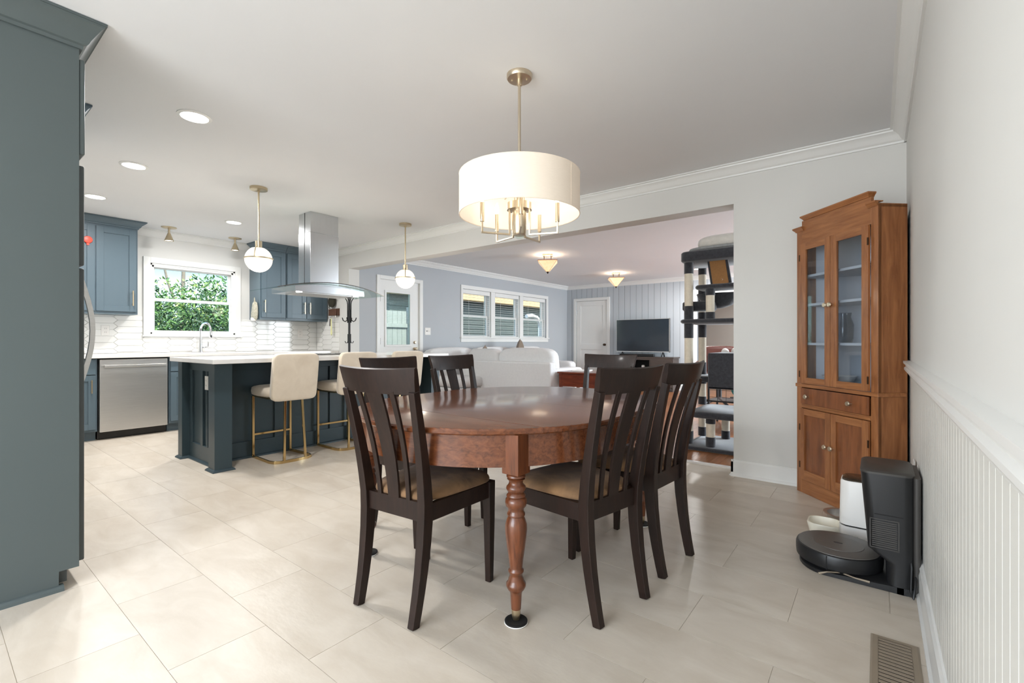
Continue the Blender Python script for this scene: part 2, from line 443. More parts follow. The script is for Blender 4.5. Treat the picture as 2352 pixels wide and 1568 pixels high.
# --- crown mouldings
CROWN = [(0, CH - .086), (.012, CH - .086), (.014, CH - .074), (.022, CH - .07), (.03, CH - .06), (.04, CH - .042), (.056, CH - .026), (.068, CH - .02),
         (.07, CH - .011), (.085, CH - .009), (.085, CH), (0, CH)]
struct('trim_1', MB().prof(CROWN, (XR, YB), (XR, YH), (-1, 0)), 'trim', 'white crown moulding along the right wall', smooth=35)
struct('trim_2', MB().prof(CROWN, (XK, YH), (XR, YH), (0, -1)), 'trim', 'white crown moulding above the wide opening', smooth=35)
struct('trim_3', MB().prof(CROWN, (XK, YF), (XK, YH), (1, 0)), 'trim', 'white crown moulding above the sink window', smooth=35)
struct('trim_4', MB().prof(CROWN, (XL, YHB), (XL, YT), (1, 0)), 'trim', 'white crown moulding above the living room windows', smooth=35)
struct('trim_5', MB().prof(CROWN, (XL, YT), (2, YT), (0, -1)), 'trim', 'white crown moulding above the television wall', smooth=35)
# --- right wall wainscot: base cap, beadboard, chair rail
RAIL = [(0, .862), (.008, .862), (.010, .874), (.022, .884), (.030, .896), (.030, .906), (.022, .914), (.026, .926), (.034, .932), (.034, .945), (0, .945)]
struct('trim_6', MB().prof(RAIL, (XR, YB), (XR, YH), (-1, 0)), 'trim', 'white chair rail along the right wall', smooth=30)
BASE = [(0, 0), (.024, 0), (.024, .012), (.016, .022), (.016, .095), (.012, .112), (.014, .122), (.007, .136), (0, .14)]
struct('baseboard_right', MB().prof(BASE, (XR, YB), (XR, YH), (-1, 0)), 'trim', 'white baseboard along the beadboard wall', smooth=30)
bdw = .052
bme = mesh(MB().loft([[(x, y, z) for x, y in ((0, 0), (-.0013, .0012), (-.0013, bdw - .0022), (0, bdw - .001))] for z in (.13, .87)]), 'bead')
y = -.6
while y < YH - .03:
    obj('board', bme, 'bead', wall_right, loc=(XR, y, 0)); y += bdw
BASE2 = [(0, 0), (.03, 0), (.026, .012), (.018, .02), (.016, .03), (.016, .112), (.008, .124), (0, .126)]
mb = MB().prof(BASE2, (OPX1 - .016, YH), (XR, YH), (0, -1)).prof(BASE2, (OPX1, YH - .016), (OPX1, YHB), (-1, 0))
struct('baseboard_back', mb, 'trim', 'white baseboard below the wall left of the corner cabinet', smooth=30)
struct('baseboard_living', MB().prof(BASE2, (XL, DY1 + .08), (XL, YT), (1, 0)), 'trim', 'white baseboard under the living room window')
struct('baseboard_television', MB().prof(BASE2, (D2X1 + .08, YT - .008), (TX0 - .08, YT - .008), (0, -1)), 'trim', 'white baseboard below the television wall')

# --- kitchen window
def win_sash(parent, name, x, y0, y1, z0, z1, st, rail, d=.03):
    mb = MB().box(x, x + d, y0, y0 + st, z0, z1).box(x, x + d, y1 - st, y1, z0, z1).box(x, x + d, y0 + st, y1 - st, z0, z0 + rail).box(x, x + d, y0 + st, y1 - st, z1 - rail, z1)
    sa = obj(name, mb, 'trim', parent)
    obj('pane', MB().box(x + d * .4, x + d * .6, y0 + st, y1 - st, z0 + rail, z1 - rail), 'glass', sa)
    return sa
cas = MB().box(XK, XK + .02, WY0 - .072, WY0, 1.115, WZ1 + .072).box(XK, XK + .02, WY1, WY1 + .072, 1.115, WZ1 + .072).box(XK, XK + .02, WY0, WY1, WZ1, WZ1 + .072)
w1 = struct('window_1', cas, 'trim', 'white double-hung window over the kitchen sink', bev=.003)
obj('window_frame', MB().box(XK - .15, XK, WY0 - .0, WY0 + .02, WZ0, WZ1).box(XK - .15, XK, WY1 - .02, WY1, WZ0, WZ1).box(XK - .15, XK, WY0, WY1, WZ1 - .02, WZ1).box(XK - .15, XK, WY0, WY1, WZ0, WZ0 + .02), 'trim', w1)
obj('window_sill', MB().box(XK - .02, XK + .04, WY0 - .085, WY1 + .085, 1.115, 1.135), 'trim', w1, bev=.004)
win_sash(w1, 'sash', XK - .10, WY0 + .02, WY1 - .02, 1.565, WZ1 - .02, .045, .038)
win_sash(w1, 'sash', XK - .065, WY0 + .02, WY1 - .02, WZ0 + .01, 1.60, .035, .035)
obj('stop_bead', MB().box(XK - .03, XK - .01, WY0 + .02, WY0 + .04, WZ0, WZ1).box(XK - .03, XK - .01, WY1 - .04, WY1 - .02, WZ0, WZ1).box(XK - .03, XK - .01, WY0, WY1, WZ1 - .045, WZ1 - .02), 'trim', w1)

# --- living room triple window
cas = MB().box(XL, XL + .02, LY0 - .05, LY0, 1.135, LZ1 + .07).box(XL, XL + .02, LY1, LY1 + .07, 1.135, LZ1 + .07).box(XL, XL + .02, LY0, LY1, LZ1, LZ1 + .07)
cas.box(XL, XL + .018, LY0 - .05, LY1 + .07, 1.047, 1.125)
w2 = struct('window_2', cas, 'trim', 'white triple window with horizontal blinds behind the sofa')
obj('window_sill', MB().box(XL - .12, XL + .045, LY0 - .07, LY1 + .09, 1.115, 1.138), 'trim', w2, bev=.004)
LB = [(6.397, 7.234), (7.358, 8.206), (8.326, 9.235)]
for a, b in ((7.234, 7.358), (8.206, 8.326)): obj('mullion', MB().box(XL - .15, XL + .004, a, b, LZ0, LZ1), 'trim', w2)
for i, (a, b) in enumerate(LB):
    obj('window_frame', MB().box(XL - .15, XL - .03, a, a + .018, LZ0, LZ1).box(XL - .15, XL - .03, b - .018, b, LZ0, LZ1).box(XL - .15, XL - .03, a, b, LZ1 - .018, LZ1), 'trim', w2)
    win_sash(w2, 'sash', XL - .14, a + .018, b - .018, 1.535, LZ1 - .02, .04, .035)
    win_sash(w2, 'sash', XL - .115, a + .018, b - .018, LZ0 + .005, 1.572, .035, .035)
    bl = thing('window_blind', ('white slatted blind in the window nearest the glazed door', 'white slatted blind in the middle living room window',
                                'white slatted blind in the window nearest the far corner')[i], 'blind', (XL - .045, (a + b) / 2, LZ1), group='living room blinds')
    hw = (b - a) / 2 - .022
    obj('valance', MB().box(-.03, .035, -hw, hw, -.085, -.003), 'trim', bl, bev=.004)
    sl = MB()
    z = -.10
    while z > LZ0 - LZ1 + .03:
        sl.add([(-.024, -hw + .01, z + .002), (.024, -hw + .01, z - .001), (.024, hw - .01, z - .001), (-.024, hw - .01, z + .002),
                (-.024, -hw + .01, z - .001), (.024, -hw + .01, z - .004), (.024, hw - .01, z - .004), (-.024, hw - .01, z - .001)],
               [(0, 3, 2, 1), (4, 5, 6, 7), (0, 1, 5, 4), (1, 2, 6, 5), (2, 3, 7, 6), (3, 0, 4, 7)])
        z -= .043
    o = obj('slats', sl, 'trim', bl); o['kind'] = 'stuff'
    obj('bottom_rail', MB().box(-.022, .022, -hw + .01, hw - .01, LZ0 - LZ1 + .006, LZ0 - LZ1 + .024), 'trim', bl)
    for s in (-.55, .55): obj('ladder_cord', MB().tube([(.024, hw * s, -.08), (.024, hw * s, LZ0 - LZ1 + .02)], .0018, 6), 'trim', bl)

# --- living room glazed door
cas = MB().box(XL, XL + .02, DY0 - .06, DY0, 0, DZ + .06).box(XL, XL + .02, DY1, DY1 + .068, 0, DZ + .06).box(XL, XL + .02, DY0, DY1, DZ, DZ + .06)
d1 = struct('door_1', cas, 'trim', 'white door casing around the glazed back door', bev=.003)
gy0, gy1, gz0, gz1 = 4.661, 5.149, 1.0, 1.851
x0, x1 = XL - .06, XL - .018
mb = MB().box(x0, x1, DY0 + .004, gy0, .01, DZ - .004).box(x0, x1, gy1, DY1 - .004, .01, DZ - .004).box(x0, x1, gy0, gy1, .01, gz0).box(x0, x1, gy0, gy1, gz1, DZ - .004)
leaf = obj('door_leaf', mb, 'trim', d1)
fr = MB().box(x1, x1 + .012, gy0 - .03, gy0 + .004, gz0 - .03, gz1 + .03).box(x1, x1 + .012, gy1 - .004, gy1 + .03, gz0 - .03, gz1 + .03).box(x1, x1 + .012, gy0, gy1, gz0 - .03, gz0 + .004).box(x1, x1 + .012, gy0, gy1, gz1 - .004, gz1 + .03)
obj('glass_frame', fr, 'trim', d1, bev=.003)
obj('pane', MB().box(x0 + .012, x0 + .016, gy0, gy1, gz0, gz1), 'glass', d1)
obj('pane', MB().box(x1 - .006, x1 - .002, gy0, gy1, gz0, gz1), 'glass', d1)
sl = MB(); z = gz0 + .02
while z < gz1:
    sl.box(x0 + .018, x1 - .010, gy0 + .004, gy1 - .004, z, z + .0012); z += .022
o = obj('slats', sl, 'trim', d1); o['kind'] = 'stuff'
for z in (1.74, 1.06): obj('hinge', MB().tube([(XL + .005, DY0 + .002, z - .05), (XL + .005, DY0 + .002, z + .05)], .009, 8), 'bronze', d1)
obj('deadbolt', MB().lathe([(.026, 0), (.026, .012), (.016, .018), (.016, .028)], n=16).xf(Matrix.Translation((x1, 5.25, 1.04)) @ Matrix.Rotation(PI / 2, 4, 'Y')), 'nickel', d1, smooth=40)
obj('door_knob', MB().lathe([(.028, 0), (.028, .01), (.012, .014), (.012, .03), (.026, .04), (.028, .055), (.018, .064)], n=16).xf(Matrix.Translation((x1, 5.25, .93)) @ Matrix.Rotation(PI / 2, 4, 'Y')), 'nickel', d1, smooth=40)
obj('door_stop', MB().box(XL - .15, XL, DY0 - .0, DY0 + .004, 0, DZ).box(XL - .15, XL, DY1 - .004, DY1, 0, DZ).box(XL - .15, XL, DY0, DY1, DZ - .004, DZ), 'trim', d1)

# --- white panel door in the television wall
y = YT - .008
cas = MB().box(D2X0 - .07, D2X0, y - .018, y, 0, 2.12).box(D2X1, D2X1 + .07, y - .018, y, 0, 2.12).box(D2X0, D2X1, y - .018, y, 2.05, 2.12)
d2 = struct('door_2', cas, 'trim', 'white casing around the closed panel door left of the television', bev=.003)
lf = MB()
a, b = D2X0 + .004, D2X1 - .004
lf.box(a, b, YT + .012, YT + .04, .01, 2.046)
for r in ((a, a + .12, .01, 2.046), (b - .12, b, .01, 2.046), (a + .12, b - .12, .01, .22), (a + .12, b - .12, .86, 1.0), (a + .12, b - .12, 1.93, 2.046)):
    lf.box(r[0], r[1], YT, YT + .012, r[2], r[3])
obj('door_leaf', lf, 'trim', d2, bev=.003)
obj('door_knob', MB().lathe([(.028, 0), (.028, .008), (.011, .012), (.011, .03), (.027, .042), (.027, .056), (.015, .064)], n=16).xf(Matrix.Translation((b - .065, YT, .98)) @ Matrix.Rotation(PI / 2, 4, 'X')), 'bronze', d2, smooth=40)
for z in (1.78,): obj('hinge', MB().box(a, a + .02, YT - .006, YT, z - .05, z + .05), 'chrome', d2)
# cased opening right of the television
cas = MB().box(TX0 - .09, TX0, y - .018, y, 0, 2.15).box(TX1, TX1 + .09, y - .018, y, 0, 2.15).box(TX0, TX1, y - .018, y, 2.06, 2.15)
struct('door_3', cas, 'trim', 'white cased opening right of the television')

# ================================================================== kitchen
def shaker(mb_frame, y0, y1, z0, z1, x, st=.06, t=.02, axis='x', sgn=1):
    """shaker door in the plane x (axis 'x', facing sgn) or plane y; frame proud, panel recessed"""
    def bx(a, b, c, d, p, q):
        lo, hi = (x + sgn * p, x + sgn * q)
        if axis == 'x': mb_frame.box(lo, hi, a, b, c, d)
        else: mb_frame.box(a, b, lo, hi, c, d)
    bx(y0, y0 + st, z0, z1, 0, t); bx(y1 - st, y1, z0, z1, 0, t)
    bx(y0 + st, y1 - st, z0, z0 + st, 0, t); bx(y0 + st, y1 - st, z1 - st, z1, 0, t)
    bx(y0 + st, y1 - st, z0 + st, z1 - st, 0, t - .009)

def pull(parent, c, length, m='brass', axis='z', face=(1, 0, 0)):
    c = Vector(c); f = Vector(face)
    d = Vector((0, 0, 1)) if axis == 'z' else (Vector((0, 1, 0)) if axis == 'y' else Vector((1, 0, 0)))
    a, b = c + f * .03 - d * length / 2, c + f * .03 + d * length / 2
    mb = MB().bar([a, b], .011, .011, tuple(f))
    for s in (-.36, .36): mb.bar([c + d * length * s, c + d * length * s + f * .03], .009, .009, tuple(d))
    return obj('handle', mb, m, parent, bev=.002)

XC = -6.52     # base cabinet face
def base_unit(name, label, y0, y1, doors, m='tealblue'):
    t = thing(name, label, 'cabinet', (0, 0, 0), group='kitchen base cabinets')
    t.location = ((XC + XK) / 2, (y0 + y1) / 2, 0)
    def loc(o): o.matrix_parent_inverse = Matrix.Translation(t.location).inverted(); return o
    loc(obj('carcass', MB().box(XK + .01, XC, y0, y1, .10, .876).box(XK + .01, XC - .075, y0, y1, 0, .10), m, t))
    n = len(doors)
    for i, (a, b, kind, hy) in enumerate(doors):
        db = MB(); shaker(db, a, b, .70, .855, XC, .0 + .028) if False else db.box(XC, XC + .02, a, b, .705, .86)
        loc(obj('drawer_front', db, m, t, bev=.002))
        db = MB(); shaker(db, a, b, .125, .695, XC)
        dd = loc(obj('door', db, m, t, bev=.0015))
        h = pull(dd, (XC + .02, hy, .58), .14)
    return t
base_unit('base_cabinet', 'blue base cabinet left of the dishwasher', .5, 1.19, [(.52, .84, 0, .56), (.86, 1.175, 0, 1.14)])
base_unit('base_cabinet', 'blue sink base cabinet right of the dishwasher', 1.825, 2.86, [(1.84, 2.33, 0, 2.28), (2.35, 2.845, 0, 2.4)])
base_unit('base_cabinet', 'blue base cabinet in the corner by the coat rack', 2.865, 3.95, [(2.88, 3.4, 0, 3.35), (3.42, 3.935, 0, 3.47)])
# counter
ct = tag(obj('countertop', MB().box(XK + .012, -6.455, .2, YH - .005, .877, .914), 'quartz', bev=.004),
         'white quartz countertop running under the sink window', 'countertop')
# dishwasher
dw = thing('dishwasher', 'stainless steel dishwasher under the white counter', 'dishwasher', (-6.7, 1.5075, 0))
def P(o, par): o.matrix_parent_inverse = Matrix.Translation(par.location).inverted(); return o
P(obj('body', MB().box(XK + .02, -6.54, 1.2, 1.815, .10, .872), 'blackmatte', dw), dw)
P(obj('door', MB().box(-6.54, -6.495, 1.206, 1.809, .088, .862), 'steel', dw, bev=.006), dw)
hb = MB().bar([(-6.455, 1.235, .79), (-6.455, 1.785, .79)], .022, .026, (1, 0, 0)).box(-6.495, -6.455, 1.24, 1.262, .78, .80).box(-6.495, -6.455, 1.758, 1.78, .78, .80)
P(obj('handle', hb, 'steel', dw, bev=.004), dw)
P(obj('kick_plate', MB().box(-6.60, -6.58, 1.2, 1.815, .002, .098), 'blackgloss', dw), dw)

# upper cabinets
UF = -6.77
def crown_pts(h=.085, p=.075, z=CH - .002):
    return [(0, z - h), (.010, z - h), (.012, z - h + .014), (.022, z - h + .018), (.028, z - h + .026), (.034, z - h + .04), (p - .016, z - .024), (p - .008, z - .018), (p - .006, z - .010), (p, z - .010), (p, z), (0, z)]
def upper(label, y0, y1, doors, left_end=False, right_end=False, z0=1.365):
    t = thing('upper_cabinet', label, 'cabinet', ((UF + XK) / 2, (y0 + y1) / 2, z0), group='blue wall cabinets')
    P(obj('carcass', MB().box(XK + .003, UF, y0, y1, z0, CH - .06), 'tealblue', t), t)
    for a, b, hy in doors:
        db = MB(); shaker(db, a, b, z0 + .03, 2.33, UF, .065)
        d = P(obj('door', db, 'tealblue', t, bev=.0015), t)
        h = pull(d, (UF + .02, hy, z0 + .185), .175)
    cp = crown_pts()
    mb = MB()
    ya = y0 - (.075 if left_end else 0); yb = y1 + (.075 if right_end else 0)
    A = [(UF + o, y0 - (o if left_end else 0), z) for o, z in cp]; B = [(UF + o, y1 + (o if right_end else 0), z) for o, z in cp]
    mb.loft([A, B])
    if right_end: mb.loft([[(UF + o, y1 + o, z) for o, z in cp], [(XK + .09, y1 + o, z) for o, z in cp]])
    if left_end: mb.loft([[(UF + o, y0 - o, z) for o, z in cp], [(XK + .09, y0 - o, z) for o, z in cp]])
    P(obj('crown', mb, 'tealblue', t, smooth=30), t)
    return t
upper('blue wall cabinet left of the sink window', .3, 1.593, [(.32, .75, .7), (.76, 1.214, .8), (1.224, 1.578, 1.541)], right_end=True)
upper('blue single-door wall cabinet right of the sink window', 2.958, 3.318, [(2.975, 3.308, 3.01)], left_end=True)
upper('blue two-door wall cabinet in the corner by the key hooks', 3.322, 3.972, [(3.335, 3.622, 3.585), (3.63, 3.955, 3.667)])

# backsplash picket tiles, each set on the wall
def picket(L, H, t=.008):
    p = H * .55
    pts = [(-L / 2, 0), (-L / 2 + p, -H / 2), (L / 2 - p, -H / 2), (L / 2, 0), (L / 2 - p, H / 2), (-L / 2 + p, H / 2)]
    return pts
def clip(poly, axis, val, keep):
    out = []
    for i in range(len(poly)):
        a, b = poly[i - 1], poly[i]
        ia, ib = (a[axis] - val) * keep >= 0, (b[axis] - val) * keep >= 0
        if ia != ib:
            t = (val - a[axis]) / (b[axis] - a[axis]); out.append((a[0] + t * (b[0] - a[0]), a[1] + t * (b[1] - a[1])))
        if ib: out.append(b)
    return out
cache = {}
# picket tiles interlock: rows are half a tile high apart and columns alternate
def field2(parent, rects, place, u0, u1, v0, v1, L=.30, H=.076, g=.003):
    p = H * .55
    pitch = 2 * L - 2 * p + 2 * g * 2
    base = picket(L, H - g)
    row = 0; v = v0
    while v - H / 2 < v1:
        u = u0 + (pitch / 2 if row % 2 else 0)
        while u - L / 2 < u1:
            for (a, b, c, d) in rects:
                poly = [(u + x, v + y) for x, y in base]
                for ax, val, kp in ((0, a, 1), (0, b, -1), (1, c, 1), (1, d, -1)):
                    if poly: poly = clip(poly, ax, val, kp)
                if len(poly) < 3: continue
                wu = max(q[0] for q in poly) - min(q[0] for q in poly); wv = max(q[1] for q in poly) - min(q[1] for q in poly)
                if wu < .02 or wv < .01: continue
                full = abs(wu - L) < 1e-4 and abs(wv - H + g) < 1e-4 and len(poly) == 6
                rel = [(q[0] - u, q[1] - v) for q in poly]
                if full and place in cache: me = cache[place]
                else:
                    cu = sum(q[0] for q in rel) / len(rel); cv = sum(q[1] for q in rel) / len(rel)
                    ins = [(cu + (q[0] - cu) * .985, cv + (q[1] - cv) * .94) for q in rel]
                    if place == 'x': rings = [[(0, *q) for q in rel], [(.0055, *q) for q in rel], [(.0075, *q) for q in ins]]
                    else: rings = [[(q[0], 0, q[1]) for q in rel], [(q[0], -.0055, q[1]) for q in rel], [(q[0], -.0075, q[1]) for q in ins]]
                    me = mesh(MB().loft(rings), 'backtile')
                    if full: cache[place] = me
                obj('tile', me, 'backtile', parent, loc=(XK, u, v) if place == 'x' else (u, YH, v))
            u += pitch
        v += H / 2; row += 1
field2(wall_kitchen, [(.9, 1.72, .916, 1.364), (1.72, 2.84, .916, 1.113), (2.84, 3.972, .916, 1.364)], 'x', .8, 3.98, .93, 1.364)
field2(wall_back, [(-7.09, -6.444, .916, 1.364)], 'y', -7.05, -6.44, .93, 1.364)
# outlets and switches
def plate(label, c, face, w=.075, h=.118, kind='outlet', cat='outlet', horiz=False):
    t = thing('wall_outlet' if kind == 'outlet' else 'wall_switch', label, cat, c, group='wall plates')
    rz = {'x': 0, '-x': PI, '-y': -PI / 2, 'y': PI / 2}[face]
    t.rotation_euler.z = rz
    obj('plate', MB().box(0, .005, -w / 2, w / 2, -h / 2, h / 2), 'whiteplastic', t, bev=.002)
    if kind == 'outlet':
        for s in (-1, 1):
            r = obj('receptacle', MB().box(.005, .007, -.017, .017, s * .021 - .015, s * .021 + .015), 'whiteplastic', t, bev=.001)
            obj('slot', MB().box(.0071, .0075, -.008, -.006, s * .021 - .006, s * .021 + .006).box(.0071, .0075, .006, .008, s * .021 - .006, s * .021 + .006), 'blackmatte', r)
    else:
        n = 2 if w > .1 else 1
        for i in range(n):
            y = (i - (n - 1) / 2) * .046
            obj('toggle', MB().box(.005, .016, y - .005, y + .005, -.004, .012), 'whiteplastic' if i else 'greyplastic', t, bev=.001)
    return t
plate('white outlet on the backsplash left of the sink window', (XK + .0075, 1.367, 1.185), 'x', .074, .116)
plate('white outlet on the backsplash below the corner cabinet', (XK + .0075, 3.70, 1.185), 'x', .08, .13)
plate('white double switch beside the glazed door', (XL, 5.53, 1.233), 'x', .128, .125, 'switch', 'switch')

# faucet
fa = thing('faucet', 'chrome pull-down faucet in front of the sink window', 'faucet', (-6.97, 2.30, .914))
obj('base', MB().lathe([(.03, 0), (.03, .008), (.024, .012), (.022, .06), (.02, .09), (.014, .2)], n=16), 'chrome', fa, smooth=40)
arc = [(0, 0, .18), (0, 0, .28)] + [(.085 - .085 * math.cos(a), .03 * (1 - math.cos(a)), .28 + .1 * math.sin(a)) for a in [PI * k / 12 for k in range(0, 12)]] + [(.17, .06, .27)]
obj('gooseneck', MB().tube(arc, .0125, 10), 'chrome', fa, smooth=50)
obj('spray_head', MB().lathe([(.013, .0), (.016, -.02), (.018, -.085), (.015, -.09)], (.172, .06, .275), 14), 'chrome', fa, smooth=50)
obj('lever', MB().tube([(0, .02, .06), (.0, .075, .065), (.005, .085, .08), (.005, .088, .15)], [.01, .01, .008, .006], 8), 'chrome', fa, smooth=50)

# oven mitt hanging on the cabinet end
ml = [(0, .12), (.035, .10), (.05, .03), (.055, -.05), (.045, -.12), (.03, -.15), (-.03, -.155), (-.06, -.13), (-.062, -.07), (-.045, -.01), (-.03, .06), (-.02, .1)]
mt = thing('oven_mitt', 'speckled cream oven mitt hanging beside the blue cabinet', 'oven mitt', (-6.86, 2.93, 1.50))
mb = MB(); rings = []
for yy, k in ((-.03, .5), (-.024, .85), (0, 1), (.012, .95)):
    rings.append([(x * 1.35 * k, yy, z * k) for x, z in ml])
mb.loft(rings)
obj('pad', mb, 'mitt', mt, smooth=60)
obj('cuff', MB().sq((-.03, -.008, -.13), (.13, .04, .06), .6), 'whiteplastic', mt, smooth=60)
obj('loop', MB().tube([(-.01, -.005, .11), (.0, -.005, .165), (.015, -.005, .11)], .006, 6), 'mitt', mt, smooth=60)
# red hook toy on far left wall cabinet
rd = thing('hanging_timer', 'round red gadget stuck on the far left wall cabinet door', 'gadget', (UF + .021, 1.155, 2.16))
obj('body', MB().lathe([(.035, 0), (.04, .006), (.036, .018), (.02, .022)], n=18).xf(Matrix.Rotation(PI / 2, 4, 'Y')), 'red', rd, smooth=40)
obj('tab', MB().box(0, .008, -.012, .012, -.06, -.03), 'red', rd, bev=.003)

# --- island
IS = thing('kitchen_island', 'dark teal panelled kitchen island with corner posts', 'island', (-4.75, 2.68, 0))
IX0, IX1, IY0, IY1 = -5.03, -4.187, 1.48, 3.92
def I(o): return P(o, IS)
I(obj('body', MB().box(-4.99, -4.52, 1.56, 3.84, .0, .876), 'teal', IS))
def post(x0, x1, y0, y1):
    mb = MB().box(x0, x1, y0, y1, 0, .876)
    p = I(obj('post', mb, 'teal', IS, bev=.002))
    q = .018
    prof = [(0, .0), (.02, .0), (.02, .006), (.012, .016), (.002, .022), (0, .022)]
    sh = MB()
    cs = [(x0, y0, -1, -1), (x1, y0, 1, -1), (x1, y1, 1, 1), (x0, y1, -1, 1)]
    sh.loft([[(cx + sx * o, cy + sy * o, z) for o, z in prof] for cx, cy, sx, sy in cs], loop=True)
    obj('shoe_moulding', sh, 'teal', p)
    return p
post(-4.317, -4.187, 1.48, 1.61); post(-5.03, -4.93, 1.48, 1.58); post(-4.317, -4.187, 3.79, 3.92); post(-5.03, -4.93, 3.82, 3.92)
# end panels (two recessed panels each)
for ye, sg in ((1.56, -1), (3.84, 1)):
    mb = MB()
    def bx(a, b, c, d, t): mb.box(a, b, ye, ye + sg * t, c, d)
    xa, xb = -4.93, -4.317
    bx(xa, xb, 0, .876, .006)
    bx(xa, xa + .07, .15, .80, .022); bx(xb - .09, xb, .15, .80, .022); bx(-4.665, -4.615, .15, .80, .022)
    bx(xa, xb, 0, .15, .022); bx(xa, xb, .80, .876, .022)
    e = I(obj('end_panel', mb, 'teal', IS, bev=.0015))
    obj('shoe_moulding', MB().prof([(0, 0), (.04, 0), (.04, .008), (.03, .02), (.022, .022), (0, .022)], (xa, ye), (xb, ye), (0, sg)), 'teal', e)
    I(obj('return', MB().box(-4.52, -4.317, ye if sg < 0 else ye - .02, ye + .02 if sg < 0 else ye, 0, .876), 'teal', IS))
# seating side panels
mb = MB()
ys = [1.58, 2.145, 2.71, 3.275, 3.82]
mb.box(-4.52, -4.514, 1.58, 3.82, 0, .876)
mb.box(-4.514, -4.498, 1.58, 3.82, 0, .15).box(-4.514, -4.498, 1.58, 3.82, .80, .876)
for yy in ys: mb.box(-4.514, -4.498, yy - .045, yy + .045, .15, .80)
sp = I(obj('seating_panel', mb, 'teal', IS, bev=.0015))
obj('shoe_moulding', MB().prof([(0, 0), (.02, 0), (.016, .012), (.004, .02), (0, .02)], (-4.498, 1.61), (-4.498, 3.79), (1, 0)), 'teal', sp)
tag(obj('island_countertop', MB().box(-5.06, -4.066, 1.423, 3.96, .877, .914), 'quartz', bev=.004), 'white quartz slab on top of the teal island', 'countertop')
ck = thing('cooktop', 'black glass cooktop set in the island counter below the hood', 'cooktop', (-4.82, 2.76, .914))
obj('glass', MB().box(-.22, .22, -.38, .38, .0005, .008), 'blackgloss', ck, bev=.002)
for i, (a, b, r) in enumerate(((-.09, -.2, .09), (.1, -.2, .07), (-.09, .2, .07), (.1, .2, .09), (0, 0, .1))):
    obj('burner_ring', MB().loft([[(a + rr * math.cos(t), b + rr * math.sin(t), z) for t in [2 * PI * k / 24 for k in range(24)]] for rr, z in ((r, .0081), (r, .0086), (r - .004, .0086), (r - .004, .0081))], loop=True), 'greyplastic', ck)
oi = plate('white outlet on the end panel of the teal island', (-4.515, 1.538, .70), '-y', .072, .118)

# --- range hood
HD = thing('range_hood', 'stainless island range hood with curved glass canopy', 'range hood', (-4.86, 2.748, 1.55))
def H(o): return P(o, HD)
H(obj('chimney', MB().box(-4.985, -4.735, 2.583, 2.913, 1.66, 2.22), 'hoodsteel', HD, bev=.003))
H(obj('chimney', MB().box(-4.982, -4.738, 2.586, 2.910, 2.22, CH - .001), 'hoodsteel', HD, bev=.002))
H(obj('seam', MB().box(-4.862, -4.856, 2.5815, 2.584, 1.66, 2.22).box(-4.862, -4.854, 2.5845, 2.587, 2.22, 2.438), 'blackmatte', HD))
# arched steel body under the glass
def arch(y): 
    k = (y - 2.748) / .61
    return 1.665 - .085 * k * k
body = MB(); rings = []
for i in range(17):
    yy = 2.748 + (-.40 + .80 * i / 16)
    zt = arch(yy) - .008
    rings.append([(-5.1, yy, 1.565), (-4.6 - .0, yy, 1.565), (-4.60, yy, zt), (-5.1, yy, zt)])
body.loft(rings)
H(obj('body', body, 'hoodsteel', HD, smooth=30))
gl = MB(); rings = []
for i in range(25):
    t = -1 + 2 * i / 24
    yy = 2.748 + .61 * t
    bow = .05 * (1 - t * t)
    z = arch(yy)
    rings.append([(-5.12, yy, z - .003), (-4.52 + bow, yy, z - .003), (-4.52 + bow, yy, z + .003), (-5.12, yy, z + .003)])
gl.loft(rings)
H(obj('glass_canopy', gl, 'hoodglass', HD, smooth=30))
ed = MB().bar([(-4.52 + .05 * (1 - (-1 + 2 * i / 24) ** 2) + .001, 2.748 + .61 * (-1 + 2 * i / 24), arch(2.748 + .61 * (-1 + 2 * i / 24))) for i in range(25)], .003, .008, (1, 0, 0))
H(obj('glass_edge', ed, 'greyplastic', HD))
H(obj('filter_panel', MB().box(-5.02, -4.68, 2.46, 3.04, 1.558, 1.565), 'steel', HD, bev=.002))
for yy in (2.42, 3.08):
    H(obj('light_lens', MB().lathe([(.03, 0), (.03, .006)], (-4.66, yy, 1.559), 16), 'led', HD))

